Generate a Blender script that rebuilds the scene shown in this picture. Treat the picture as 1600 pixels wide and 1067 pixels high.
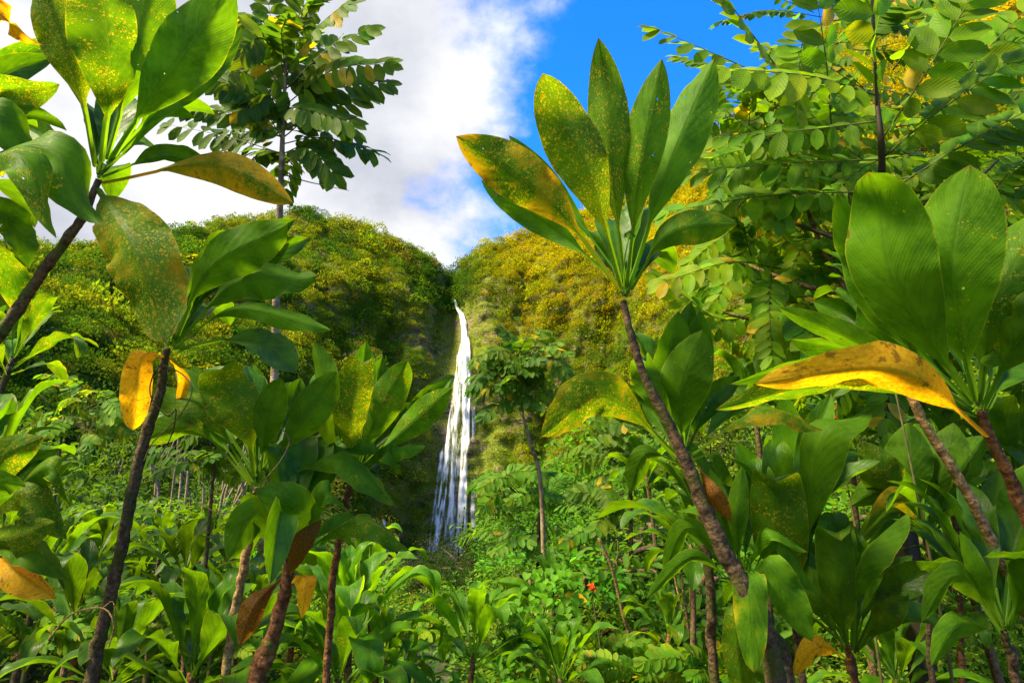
import bpy, math, random
import numpy as np
from mathutils import Vector

# ------------------------------------------------------------------ scene, camera, sky, sun
for o in list(bpy.data.objects):
    bpy.data.objects.remove(o, do_unlink=True)
scene = bpy.context.scene
COL = scene.collection
rng = np.random.default_rng(7)
random.seed(7)

LENS, PITCH, CAMZ = 22.0, math.radians(15.0), 1.7
F = 1600 * LENS / 36.0
CAM = np.array([0.0, 0.0, CAMZ])
FWD = np.array([0, math.cos(PITCH), math.sin(PITCH)])
UPV = np.array([0, -math.sin(PITCH), math.cos(PITCH)])
RGT = np.array([1.0, 0, 0])

cam_d = bpy.data.cameras.new("camera")
cam_d.lens = LENS
cam_d.sensor_width = 36.0
cam_d.clip_end = 3000
cam_d.clip_start = 0.05
cam = bpy.data.objects.new("camera", cam_d)
COL.objects.link(cam)
cam.location = CAM
cam.rotation_euler = (math.pi / 2 + PITCH, 0, 0)
scene.camera = cam
scene.render.resolution_x, scene.render.resolution_y = 1024, 682

SUN_EL, SUN_AZ = math.radians(50), math.radians(-118)   # azimuth from +Y, clockwise
sunv = Vector((math.sin(SUN_AZ) * math.cos(SUN_EL), math.cos(SUN_AZ) * math.cos(SUN_EL), math.sin(SUN_EL)))
sd = bpy.data.lights.new("sun", 'SUN')
sd.energy = 3.4
sd.angle = math.radians(12)
sd.color = (1.0, 0.86, 0.58)
sun = bpy.data.objects.new("sun", sd)
COL.objects.link(sun)
sun.rotation_euler = sunv.to_track_quat('Z', 'Y').to_euler()

vs = scene.view_settings
vs.view_transform = 'Standard'
vs.look = 'None'
vs.gamma = 1.0
vs.use_curve_mapping = False
vs.exposure = 2.08
scene.cycles.max_bounces = 8
scene.cycles.transparent_max_bounces = 12


class NT:
    """small node-tree writer"""
    def __init__(self, tree):
        self.t = tree
        tree.nodes.clear()

    def n(self, kind, ins=None, **props):
        nd = self.t.nodes.new(kind)
        for k, v in props.items():
            setattr(nd, k, v)
        for k, v in (ins or {}).items():
            s = nd.inputs[k]
            if isinstance(v, bpy.types.NodeSocket):
                self.t.links.new(v, s)
            else:
                s.default_value = v
        return nd

    def m(self, op, a, b=0.0, c=0.0, clamp=False):
        nd = self.n('ShaderNodeMath', {0: a, 1: b, 2: c}, operation=op)
        nd.use_clamp = clamp
        return nd.outputs[0]

    def mix(self, f, a, b, blend='MIX'):
        nd = self.n('ShaderNodeMix', {0: f}, data_type='RGBA', blend_type=blend)
        for s, v in ((nd.inputs[6], a), (nd.inputs[7], b)):
            if isinstance(v, bpy.types.NodeSocket):
                self.t.links.new(v, s)
            else:
                s.default_value = (*v[:3], 1.0)
        return nd.outputs[2]

    def rng(self, v, a, b, c=0.0, d=1.0, smooth=True):
        nd = self.n('ShaderNodeMapRange', {0: v, 1: a, 2: b, 3: c, 4: d})
        nd.interpolation_type = 'SMOOTHSTEP' if smooth else 'LINEAR'
        return nd.outputs[0]

    def noise(self, vec, scale, detail=4.0, rough=0.55, dim='3D'):
        return self.n('ShaderNodeTexNoise', {'Vector': vec, 'Scale': scale, 'Detail': detail, 'Roughness': rough},
                      noise_dimensions=dim).outputs[0]


world = bpy.data.worlds.new("World")
scene.world = world
world.use_nodes = True
w = NT(world.node_tree)
sky = w.n('ShaderNodeTexSky', sky_type='NISHITA')
sky.sun_disc = False
sky.sun_elevation = SUN_EL
sky.sun_rotation = SUN_AZ
sky.altitude = 300
sky.ozone_density = 3.0
sky.dust_density = 0.3
hsv = w.n('ShaderNodeHueSaturation', {'Hue': 0.5, 'Saturation': 1.35, 'Value': 2.0, 'Color': sky.outputs[0]})
skyc = w.mix(1.0, hsv.outputs[0], (0.30, 0.56, 0.92), 'MULTIPLY')
tc = w.n('ShaderNodeTexCoord')
dirv = tc.outputs['Generated']
sep = w.n('ShaderNodeSeparateXYZ', {0: dirv})
hz = w.m('ADD', w.m('MAXIMUM', sep.outputs[2], 0.0), 0.35)
proj = w.n('ShaderNodeCombineXYZ', {0: w.m('DIVIDE', sep.outputs[0], hz), 1: w.m('DIVIDE', sep.outputs[1], hz), 2: 0.0})
n1 = w.noise(proj.outputs[0], 2.1, 9.0, 0.58)
n2 = w.noise(proj.outputs[0], 1.1, 5.0, 0.5)
n3 = w.noise(dirv, 7.0, 8.0, 0.6)
# the cloud bank fills the western half of the sky and breaks up eastwards
bank = w.m('MULTIPLY', w.m('SUBTRACT', -0.005, sep.outputs[0]), 2.3)
cov = w.m('ADD', w.m('ADD', bank, w.m('MULTIPLY', w.m('SUBTRACT', n1, 0.5), 1.5)),
          w.m('MULTIPLY', w.m('SUBTRACT', n3, 0.5), 0.35))
cmask = w.rng(cov, -0.05, 0.22)
cshade = w.rng(w.m('ADD', w.m('MULTIPLY', n1, 0.5), w.m('MULTIPLY', n2, 0.5)), 0.36, 0.60)
cloudc = w.mix(cshade, (1.9, 2.0, 2.3), (3.9, 3.9, 3.9))
wcol = w.mix(cmask, skyc, cloudc)
bg = w.n('ShaderNodeBackground', {'Color': wcol, 'Strength': 0.074})
wo = w.n('ShaderNodeOutputWorld', {'Surface': bg.outputs[0]})


# ------------------------------------------------------------------ helpers
def ray(px, py):
    return FWD + RGT * ((px - 800.0) / F) + UPV * ((533.5 - py) / F)


def at(px, py, d):
    """point at depth d metres along the viewing axis"""
    return CAM + ray(px, py) * d


def smooth(a, b, x):
    t = np.clip((np.asarray(x, float) - a) / (b - a), 0, 1)
    return t * t * (3 - 2 * t)


def vnoise(p, seed=0):
    p = np.asarray(p, float)
    i = np.floor(p).astype(np.int64)
    f = p - i
    f = f * f * (3 - 2 * f)
    out = 0
    for dx in (0, 1):
        for dy in (0, 1):
            for dz in (0, 1):
                h = ((i[..., 0] + dx) * 374761393 + (i[..., 1] + dy) * 668265263 + (i[..., 2] + dz) * 2147483647 + seed * 974711) & 0xFFFFFFFF
                h = ((h ^ (h >> 13)) * 1274126177) & 0xFFFFFFFF
                h = (h ^ (h >> 16)) & 0xFFFF
                wgt = (f[..., 0] if dx else 1 - f[..., 0]) * (f[..., 1] if dy else 1 - f[..., 1]) * (f[..., 2] if dz else 1 - f[..., 2])
                out = out + wgt * (h / 65535.0)
    return out


def fbm(p, oct=4, seed=0):
    s, a, t = 0, 0.5, 0
    p = np.asarray(p, float)
    for k in range(oct):
        s = s + a * vnoise(p * (2.0 ** k), seed + k)
        t += a
        a *= 0.5
    return s / t


def unit(v):
    v = np.asarray(v, float)
    return v / np.maximum(np.linalg.norm(v, axis=-1, keepdims=True), 1e-9)


def np_mesh(name, V, faces, mat=None, smooth_sh=True, col=None, uv=None):
    """faces: (n,k) int array or a list of such arrays"""
    if not isinstance(faces, list):
        faces = [faces]
    me = bpy.data.meshes.new(name)
    V = np.asarray(V, np.float32)
    me.vertices.add(len(V))
    me.vertices.foreach_set('co', V.ravel())
    loops = np.concatenate([np.asarray(f, np.int32).ravel() for f in faces])
    tot = np.concatenate([np.full(len(f), f.shape[1], np.int32) for f in faces])
    st = np.concatenate([[0], np.cumsum(tot)[:-1]]).astype(np.int32)
    me.loops.add(len(loops))
    me.loops.foreach_set('vertex_index', loops)
    me.polygons.add(len(tot))
    me.polygons.foreach_set('loop_start', st)
    me.polygons.foreach_set('loop_total', tot)
    me.polygons.foreach_set('use_smooth', np.full(len(tot), smooth_sh, bool))
    if col is not None:
        a = me.color_attributes.new('Col', 'FLOAT_COLOR', 'POINT')
        c = np.ones((len(V), 4), np.float32)
        c[:, :3] = col
        a.data.foreach_set('color', c.ravel())
    if uv is not None:
        l = me.uv_layers.new(name='UVMap')
        l.data.foreach_set('uv', np.asarray(uv, np.float32)[loops].ravel())
    me.update(calc_edges=True)
    if mat:
        me.materials.append(mat)
    return me


def add(name, me, parent=None, loc=None):
    o = bpy.data.objects.new(name, me)
    COL.objects.link(o)
    if parent is not None:
        o.parent = parent
    if loc is not None:
        o.location = loc
    return o


def tag(o, label, cat=None, group=None, kind=None):
    o['label'] = label
    if cat:
        o['category'] = cat
    if group:
        o['group'] = group
    if kind:
        o['kind'] = kind
    return o


def thing(name, label, cat, loc, group=None):
    o = bpy.data.objects.new(name, None)
    o.empty_display_size = 0.1
    COL.objects.link(o)
    o.location = [float(c) for c in loc]
    return tag(o, label, cat, group)


def grid_faces(nu, nv, off=0, close=False):
    i = np.arange(nu - 1)[:, None]
    jn = nv if close else nv - 1
    j = np.arange(jn)[None, :]
    j2 = (j + 1) % nv
    a = i * nv + j
    b = i * nv + j2
    return np.stack([a, b, b + nv, a + nv], -1).reshape(-1, 4) + off


def resample(pts, n):
    """smooth polyline through pts (Catmull-Rom)"""
    P = np.asarray(pts, float)
    Q = np.vstack([2 * P[0] - P[1], P, 2 * P[-1] - P[-2]])
    out = []
    for t in np.linspace(0, len(P) - 1 - 1e-6, n):
        i = int(t)
        f = t - i
        p0, p1, p2, p3 = Q[i], Q[i + 1], Q[i + 2], Q[i + 3]
        out.append(0.5 * (2 * p1 + (p2 - p0) * f + (2 * p0 - 5 * p1 + 4 * p2 - p3) * f ** 2 + (3 * p1 - p0 - 3 * p2 + p3) * f ** 3))
    return np.array(out)


def tube(path, rad, sides=8, rough=0.0, rings=0.0, ringstep=0.02, seed=0, cap=True):
    """tapered tube, returns V, faces-list, uv"""
    P = np.asarray(path, float)
    n = len(P)
    rad = np.broadcast_to(np.asarray(rad, float), (n,)) if np.ndim(rad) == 0 else np.interp(np.linspace(0, 1, n), np.linspace(0, 1, len(rad)), rad)
    T = unit(np.gradient(P, axis=0))
    ref = np.array([0.3, 1, 0.1]) if abs(T[0][1]) < 0.9 else np.array([1.0, 0, 0])
    A = unit(np.cross(T, ref))
    B = np.cross(T, A)
    L = np.concatenate([[0], np.cumsum(np.linalg.norm(np.diff(P, axis=0), axis=1))])
    th = np.linspace(0, 2 * math.pi, sides, endpoint=False)
    r = np.repeat(rad[:, None], sides, 1)
    dirs = A[:, None, :] * np.cos(th)[None, :, None] + B[:, None, :] * np.sin(th)[None, :, None]
    if rough or rings:
        q = P[:, None, :] + dirs * rad[:, None, None]
        r = r * (1 + rough * (fbm(q * (0.8 / max(rad.mean(), 1e-4)), 3, seed) - 0.5) * 2)
        if rings:
            ph = (L / ringstep)[:, None] + 0.35 * np.sin(th)[None, :]
            r = r * (1 + rings * (np.abs((ph % 1) - 0.5) * 2 - 0.5))
    V = (P[:, None, :] + dirs * r[:, :, None]).reshape(-1, 3)
    uv = np.stack([np.repeat((th / 6.2832)[None], n, 0), np.repeat(L[:, None], sides, 1)], -1).reshape(-1, 2)
    faces = [grid_faces(n, sides, 0, True)]
    if cap:
        faces.append(np.array([np.arange(sides)[::-1]]))
        faces.append(np.array([np.arange(sides) + (n - 1) * sides]))
    return V, faces, uv


def merge(parts):
    """parts: list of (V, faces-list, col or None) -> V, faces, col"""
    Vs, Fs, Cs, off = [], {}, [], 0
    for V, f, c in parts:
        for g in (f if isinstance(f, list) else [f]):
            Fs.setdefault(g.shape[1], []).append(g + off)
        Vs.append(V)
        if c is not None:
            Cs.append(np.broadcast_to(c, (len(V), 3)))
        off += len(V)
    return np.vstack(Vs), [np.vstack(g) for g in Fs.values()], (np.vstack(Cs) if Cs else None)


def leaf_cloud(C, axis, nrm, L, W, fold=0.25, six=False):
    """many small leaves: C base points, axis directions, nrm face normals, L lengths, W widths"""
    n = len(C)
    ax = unit(axis)
    s = unit(np.cross(ax, nrm))
    nn = np.cross(s, ax)
    L = np.broadcast_to(L, (n,))[:, None]
    W = np.broadcast_to(W, (n,))[:, None]
    if six:
        V = np.stack([C, C + ax * L * 0.30 + s * W * 0.46 + nn * W * fold, C + ax * L * 0.68 + s * W * 0.40 + nn * W * fold * 0.6,
                      C + ax * L - nn * L * 0.10, C + ax * L * 0.68 - s * W * 0.40 + nn * W * fold * 0.6,
                      C + ax * L * 0.30 - s * W * 0.46 + nn * W * fold], 1).reshape(-1, 3)
        b = np.arange(n)[:, None] * 6
        Fq = np.vstack([b + np.array([[0, 1, 2, 3]]), b + np.array([[0, 3, 4, 5]])])
        return V, Fq, 6
    V = np.stack([C, C + ax * L * 0.45 + s * W * 0.5 + nn * W * fold, C + ax * L, C + ax * L * 0.45 - s * W * 0.5 + nn * W * fold], 1).reshape(-1, 3)
    b = np.arange(n)[:, None] * 4
    return V, b + np.array([[0, 1, 2, 3]]), 4


def rdir(n, r=rng):
    return unit(r.normal(size=(n, 3)))


# ------------------------------------------------------------------ materials
def new_mat(name):
    m = bpy.data.materials.new(name)
    m.use_nodes = True
    return m, NT(m.node_tree)


def leafy_out(t, color, trans_col, trans=0.4, rough=0.4, spec=0.45, normal=None, hole=None):
    ins = {'Base Color': color, 'Roughness': rough, 'Specular IOR Level': spec}
    if normal is not None:
        ins['Normal'] = normal
    p = t.n('ShaderNodeBsdfPrincipled', ins)
    ti = {'Color': trans_col}
    if normal is not None:
        ti['Normal'] = normal
    tr = t.n('ShaderNodeBsdfTranslucent', ti)
    mx = t.n('ShaderNodeMixShader', {0: trans, 1: p.outputs[0], 2: tr.outputs[0]})
    if hole is not None:
        mx = t.n('ShaderNodeMixShader', {0: hole, 1: mx.outputs[0], 2: t.n('ShaderNodeBsdfTransparent').outputs[0]})
    t.n('ShaderNodeOutputMaterial', {'Surface': mx.outputs[0]})


def mat_foliage(name, trans=0.35, rough=0.5, spec=0.3, grain=3.0, boost=(1.25, 1.2, 0.6)):
    m, t = new_mat(name)
    a = t.n('ShaderNodeAttribute', attribute_name='Col').outputs['Color']
    oi = t.n('ShaderNodeObjectInfo')
    geo = t.n('ShaderNodeNewGeometry')
    k = t.noise(geo.outputs['Position'], grain, 3.0)
    c = t.mix(1.0, a, t.n('ShaderNodeCombineColor', {0: t.rng(k, 0.3, 0.7, 0.78, 1.22), 1: t.rng(k, 0.3, 0.7, 0.84, 1.18), 2: 0.9}).outputs[0], 'MULTIPLY')
    c = t.mix(1.0, c, oi.outputs['Color'], 'MULTIPLY')
    tcol = t.mix(1.0, c, boost, 'MULTIPLY')
    leafy_out(t, c, tcol, trans, rough, spec)
    return m


M_FOREST = mat_foliage('forest_foliage', 0.45, 0.8, 0.05, 0.15, (1.4, 1.25, 0.5))
M_SHRUB = mat_foliage('shrub_foliage', 0.48, 0.55, 0.15, 6.0, (1.5, 1.3, 0.45))


def mat_ti():
    """obj.color: r = yellowing, g = yellow flecks, b = dead brown, a = brightness"""
    m, t = new_mat('ti_leaf')
    oi = t.n('ShaderNodeObjectInfo')
    oc = t.n('ShaderNodeSeparateColor', {0: oi.outputs['Color']})
    yel, spot, brn = oc.outputs[0], oc.outputs[1], oc.outputs[2]
    bri = oi.outputs['Alpha']
    uv = t.n('ShaderNodeUVMap').outputs[0]
    s = t.n('ShaderNodeSeparateXYZ', {0: uv})
    v = t.m('ABSOLUTE', t.m('SUBTRACT', t.m('MULTIPLY', s.outputs[0], 2.0), 1.0))
    u = s.outputs[1]
    off = t.m('MULTIPLY', oi.outputs['Random'], 57.0)
    q = t.n('ShaderNodeCombineXYZ', {0: t.m('MULTIPLY', s.outputs[0], 1.0), 1: t.m('MULTIPLY', u, 3.4), 2: off}).outputs[0]
    nb = t.noise(q, 1.6, 4.0)
    nf = t.noise(q, 14.0, 5.0, 0.6)
    # oblique parallel veins running off the midrib towards the tip
    vein_c = t.m('SUBTRACT', t.m('MULTIPLY', u, 1.0), t.m('MULTIPLY', t.m('POWER', v, 0.8), 0.32))
    ve = t.m('SINE', t.m('ADD', t.m('MULTIPLY', vein_c, 230.0), t.m('MULTIPLY', nf, 5.0)))
    ve2 = t.m('SINE', t.m('ADD', t.m('MULTIPLY', vein_c, 63.0), t.m('MULTIPLY', nb, 6.0)))
    base = t.mix(t.rng(nb, 0.3, 0.72), (0.030, 0.105, 0.002), (0.095, 0.235, 0.003))
    base = t.mix(t.m('MULTIPLY', t.rng(nf, 0.35, 0.75), 0.35), base, (0.10, 0.27, 0.015))
    base = t.mix(t.m('MULTIPLY', t.m('ADD', ve, 1.0), 0.06), base, (0.012, 0.07, 0.004))
    base = t.mix(t.m('MULTIPLY', t.rng(ve2, 0.2, 1.0), 0.09), base, (0.13, 0.30, 0.02))
    # flecks: irregular yellow cells, dense where a broad noise allows, gathering beside the midrib
    wob = t.n('ShaderNodeTexNoise', {'Vector': q, 'Scale': 22.0, 'Detail': 3.0}).outputs[1]
    qd = t.n('ShaderNodeVectorMath', {0: q, 1: t.n('ShaderNodeVectorMath', {0: wob, 'Scale': 0.055}, operation='SCALE').outputs[0]}, operation='ADD').outputs[0]
    vor = t.n('ShaderNodeTexVoronoi', {'Vector': qd, 'Scale': 22.0, 'Randomness': 1.0})
    vc = t.n('ShaderNodeSeparateColor', {0: vor.outputs['Color']})
    vor2 = t.n('ShaderNodeTexVoronoi', {'Vector': qd, 'Scale': 58.0, 'Randomness': 1.0})
    vc2 = t.n('ShaderNodeSeparateColor', {0: vor2.outputs['Color']})
    patch = t.rng(t.m('ADD', t.noise(q, 2.3, 3.0), t.m('MULTIPLY', t.m('SUBTRACT', spot, 0.5), 0.55)), 0.32, 0.68)
    def fleck(vo, cc, r0, r1):
        rad = t.m('MULTIPLY', t.m('POWER', cc, 2.2), t.m('MULTIPLY', patch, r1))
        rad = t.m('ADD', rad, t.m('MULTIPLY', t.m('SUBTRACT', nf, 0.5), 0.30))
        return t.m('MULTIPLY', t.rng(t.m('SUBTRACT', rad, vo), 0.0, 0.16), t.rng(spot, 0.0, 0.12))
    fl = t.m('MAXIMUM', fleck(vor.outputs['Distance'], vc.outputs[0], 0.0, 0.74), fleck(vor2.outputs['Distance'], vc2.outputs[1], 0.0, 0.76))
    flc = t.mix(t.rng(nf, 0.4, 0.62), (0.40, 0.44, 0.03), (0.52, 0.28, 0.012))
    c = t.mix(t.m('MULTIPLY', fl, 0.8), base, flc)
    # yellowing starts at margin and tip
    ye = t.m('ADD', t.m('ADD', t.m('MULTIPLY', v, 0.28), t.m('MULTIPLY', t.m('SUBTRACT', nb, 0.5), 1.3)), t.m('MULTIPLY', t.m('SUBTRACT', nf, 0.5), 0.5))
    ym = t.rng(t.m('ADD', t.m('SUBTRACT', t.m('MULTIPLY', yel, 1.9), 0.95), ye), -0.15, 0.45)
    ym = t.m('MULTIPLY', ym, t.rng(yel, 0.0, 0.15))
    ycol = t.mix(t.rng(nf, 0.3, 0.7), (0.62, 0.40, 0.010), (0.50, 0.22, 0.008))
    c = t.mix(ym, c, ycol)
    # thin pale margin
    c = t.mix(t.m('MULTIPLY', t.rng(v, 0.955, 0.99), t.rng(nb, 0.3, 0.65, 0.05, 0.75)), c, (0.34, 0.36, 0.03))
    # midrib and petiole
    c = t.mix(t.m('MULTIPLY', t.rng(v, 0.20, 0.04), 0.45), c, t.mix(0.5, c, (0.01, 0.05, 0.002)))
    mid = t.m('MAXIMUM', t.m('MULTIPLY', t.rng(v, 0.035, 0.012), 0.35), t.rng(u, 0.03, -0.02))
    c = t.mix(t.m('MULTIPLY', mid, 0.8), c, t.mix(ym, (0.10, 0.23, 0.02), (0.45, 0.27, 0.03)))
    # torn brown tips and dead leaves
    tipb = t.m('MULTIPLY', t.rng(t.m('ADD', u, t.m('MULTIPLY', nf, 0.12)), 1.02, 1.08), 0.8)
    bm = t.m('MAXIMUM', tipb, t.m('MULTIPLY', t.rng(t.m('ADD', brn, t.m('MULTIPLY', t.m('SUBTRACT', nb, 0.5), 0.9)), 0.38, 0.62), t.rng(brn, 0.0, 0.2)))
    bcol = t.mix(t.rng(nf, 0.3, 0.7), (0.045, 0.014, 0.006), (0.20, 0.075, 0.014))
    blot = t.noise(q, 5.0, 5.0, 0.65)
    ragged = t.m('MULTIPLY', t.rng(t.m('ADD', v, t.m('MULTIPLY', t.m('SUBTRACT', blot, 0.5), 0.9)), 1.02, 1.12), t.rng(nb, 0.45, 0.6))
    oldb = t.m('MULTIPLY', t.rng(t.m('ADD', blot, t.m('MULTIPLY', v, 0.06)), 0.60, 0.68), t.m('MULTIPLY', ym, 0.75))
    bm = t.m('MAXIMUM', bm, t.m('MAXIMUM', ragged, oldb))
    c = t.mix(bm, c, bcol)
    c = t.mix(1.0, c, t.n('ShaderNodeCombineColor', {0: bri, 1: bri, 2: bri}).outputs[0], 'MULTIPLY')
    bf = t.n('ShaderNodeNewGeometry').outputs['Backfacing']
    c = t.mix(t.m('MULTIPLY', bf, 0.4), c, t.mix(1.0, t.mix(0.25, c, (0.13, 0.20, 0.02)), (1.2, 1.15, 1.0), 'MULTIPLY'))
    tcol = t.mix(1.0, c, (2.1, 1.75, 0.35), 'MULTIPLY')
    h = t.m('ADD', t.m('ADD', t.m('MULTIPLY', ve, 0.16), t.m('MULTIPLY', ve2, 0.35)), t.m('ADD', t.m('MULTIPLY', nf, 0.5), t.m('MULTIPLY', t.rng(v, 0.1, 0.0), 1.2)))
    bp = t.n('ShaderNodeBump', {'Height': h, 'Strength': 0.16, 'Distance': 0.005})
    rg = t.m('ADD', t.rng(nf, 0.3, 0.7, 0.30, 0.5), t.m('MULTIPLY', bf, 0.15))
    hv = t.n('ShaderNodeTexVoronoi', {'Vector': qd, 'Scale': 7.0})
    hc = t.n('ShaderNodeSeparateColor', {0: hv.outputs['Color']})
    hole = t.m('MULTIPLY', t.m('LESS_THAN', t.m('ADD', hv.outputs['Distance'], t.m('MULTIPLY', nf, 0.15)), 0.20), t.m('GREATER_THAN', hc.outputs[0], 0.965))
    leafy_out(t, c, tcol, 0.55, rg, t.m('SUBTRACT', 0.22, t.m('MULTIPLY', bf, 0.12)), bp.outputs[0], hole)
    return m


M_TI = mat_ti()


def mat_leaflet():
    m, t = new_mat('pinnate_leaflet')
    oi = t.n('ShaderNodeObjectInfo')
    a = t.n('ShaderNodeAttribute', attribute_name='Col').outputs['Color']
    uv = t.n('ShaderNodeUVMap').outputs[0]
    s = t.n('ShaderNodeSeparateXYZ', {0: uv})
    v = t.m('ABSOLUTE', t.m('SUBTRACT', t.m('MULTIPLY', s.outputs[0], 2.0), 1.0))
    geo = t.n('ShaderNodeNewGeometry')
    k = t.noise(geo.outputs['Position'], 9.0, 4.0)
    ve = t.m('SINE', t.m('MULTIPLY', t.m('SUBTRACT', s.outputs[1], t.m('MULTIPLY', v, 0.3)), 55.0))
    c = t.mix(1.0, a, t.n('ShaderNodeCombineColor', {0: t.rng(k, 0.3, 0.7, 0.7, 1.4), 1: t.rng(k, 0.3, 0.7, 0.78, 1.25), 2: 1.0}).outputs[0], 'MULTIPLY')
    c = t.mix(1.0, c, oi.outputs['Color'], 'MULTIPLY')
    c = t.mix(t.m('MULTIPLY', t.rng(v, 0.12, 0.03), 0.5), c, (0.14, 0.26, 0.03))
    c = t.mix(t.m('MULTIPLY', t.rng(ve, 0.3, 1.0), 0.15), c, (0.13, 0.28, 0.03))
    tcol = t.mix(1.0, c, (1.8, 1.6, 0.4), 'MULTIPLY')
    bp = t.n('ShaderNodeBump', {'Height': ve, 'Strength': 0.2, 'Distance': 0.002})
    leafy_out(t, c, tcol, 0.58, 0.5, 0.15, bp.outputs[0])
    return m


M_LEAFLET = mat_leaflet()


def mat_bark(name, dark, light, moss=0.2, scale=40.0, mosscol=(0.07, 0.10, 0.01)):
    m, t = new_mat(name)
    geo = t.n('ShaderNodeNewGeometry')
    pos = geo.outputs['Position']
    uv = t.n('ShaderNodeUVMap').outputs[0]
    s = t.n('ShaderNodeSeparateXYZ', {0: uv})
    k = t.noise(pos, scale, 6.0, 0.65)
    k2 = t.noise(pos, scale * 0.22, 4.0)
    ring = t.m('SINE', t.m('ADD', t.m('MULTIPLY', s.outputs[1], 260.0), t.m('MULTIPLY', k2, 26.0)))
    c = t.mix(t.rng(k, 0.35, 0.68), dark, light)
    c = t.mix(t.m('MULTIPLY', t.rng(ring, 0.3, 1.0), t.rng(k, 0.35, 0.7, 0.0, 0.2)), c, tuple(x * 0.45 for x in dark))
    vor = t.n('ShaderNodeTexVoronoi', {'Vector': pos, 'Scale': scale * 1.4})
    c = t.mix(t.m('MULTIPLY', t.rng(vor.outputs['Distance'], 0.28, 0.12), t.rng(k2, 0.42, 0.6, 0.0, 0.7)), c, tuple(min(1, x * 1.9) for x in light))
    c = t.mix(t.rng(t.m('ADD', k2, t.m('MULTIPLY', k, 0.4)), 0.92 - moss, 1.0 - moss, 0.0, 0.8), c, mosscol)
    h = t.m('ADD', t.m('MULTIPLY', k, 1.0), t.m('MULTIPLY', ring, 0.04))
    bp = t.n('ShaderNodeBump', {'Height': h, 'Strength': 0.9, 'Distance': 0.012})
    p = t.n('ShaderNodeBsdfPrincipled', {'Base Color': c, 'Roughness': 0.85, 'Specular IOR Level': 0.2, 'Normal': bp.outputs[0]})
    t.n('ShaderNodeOutputMaterial', {'Surface': p.outputs[0]})
    return m


M_BARK = mat_bark('brown_bark', (0.05, 0.028, 0.014), (0.20, 0.12, 0.06), 0.18)
M_BARK_MOSS = mat_bark('mossy_bark', (0.034, 0.022, 0.012), (0.16, 0.10, 0.048), 0.2, 55.0, (0.05, 0.06, 0.008))
M_BARK_TAN = mat_bark('tan_bark', (0.16, 0.085, 0.03), (0.42, 0.26, 0.11), 0.05, 55.0)
M_BARK_RED = mat_bark('red_brown_bark', (0.06, 0.022, 0.008), (0.23, 0.10, 0.035), 0.10)
M_BARK_PALE = mat_bark('pale_bark', (0.14, 0.09, 0.05), (0.38, 0.28, 0.17), 0.10, 12.0)


def mat_plain(name, colr, rough=0.6, trans=0.0):
    m, t = new_mat(name)
    geo = t.n('ShaderNodeNewGeometry')
    k = t.noise(geo.outputs['Position'], 30.0, 4.0)
    c = t.mix(t.rng(k, 0.3, 0.7), tuple(x * 0.7 for x in colr), tuple(min(1, x * 1.25) for x in colr))
    leafy_out(t, c, c, trans, rough, 0.3)
    return m


M_TWIG = mat_plain('green_twig', (0.09, 0.085, 0.02))
M_DARKTWIG = mat_plain('dark_twig', (0.03, 0.022, 0.012))
M_FLOWER = mat_plain('red_petal', (0.85, 0.06, 0.01), 0.5, 0.3)

# ------------------------------------------------------------------ the valley: cliffs round an amphitheatre
def az_of(px, py):
    r = ray(px, py)
    return math.degrees(math.atan2(r[0], r[1])), r[2] / math.hypot(r[0], r[1])


# skyline points: (pixel x, pixel y of ground under the trees, horizontal distance of the crest)
SKY = [(-40, 392, 225), (120, 398, 235), (240, 375, 250), (320, 356, 262), (400, 346, 268), (480, 336, 272), (560, 352, 270), (620, 378, 268),
       (660, 400, 270), (692, 424, 276), (706, 428, 280), (725, 408, 277), (760, 386, 272), (810, 370, 270), (860, 356, 268),
       (920, 336, 264), (1000, 306, 255), (1060, 276, 248), (1140, 200, 240), (1230, 110, 232), (1320, 30, 225), (1440, -70, 215), (1640, -170, 205)]
BASE = [(-60, 100), (120, 120), (300, 150), (450, 185), (560, 212), (640, 232), (700, 238), (800, 238), (900, 226), (980, 205), (1080, 175), (1200, 145), (1400, 115), (1660, 95)]
az_t, zt_t, r1_t = [], [], []
for px, py, R in SKY:
    a, e = az_of(px, py)
    az_t.append(a)
    zt_t.append(CAMZ + R * e)
    r1_t.append(R)
# the valley walls go on beside and behind the viewer
az_t = [-150, -128, -105, -85, -66, -52] + az_t + [58, 72, 95, 125]
zt_t = [30, 50, 62, 72, 88, 110] + zt_t + [150, 140, 110, 60]
r1_t = [260, 240, 230, 226, 224, 224] + r1_t + [205, 210, 230, 260]
az_b = [-150, -120, -90, -62] + [az_of(p, 800)[0] for p, _ in BASE] + [60, 90, 125]
r0_b = [150, 120, 105, 98] + [r for _, r in BASE] + [90, 110, 160]
Z0 = -14.0
A706 = az_of(706, 470)[0]
A715 = az_of(712, 650)[0]


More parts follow.
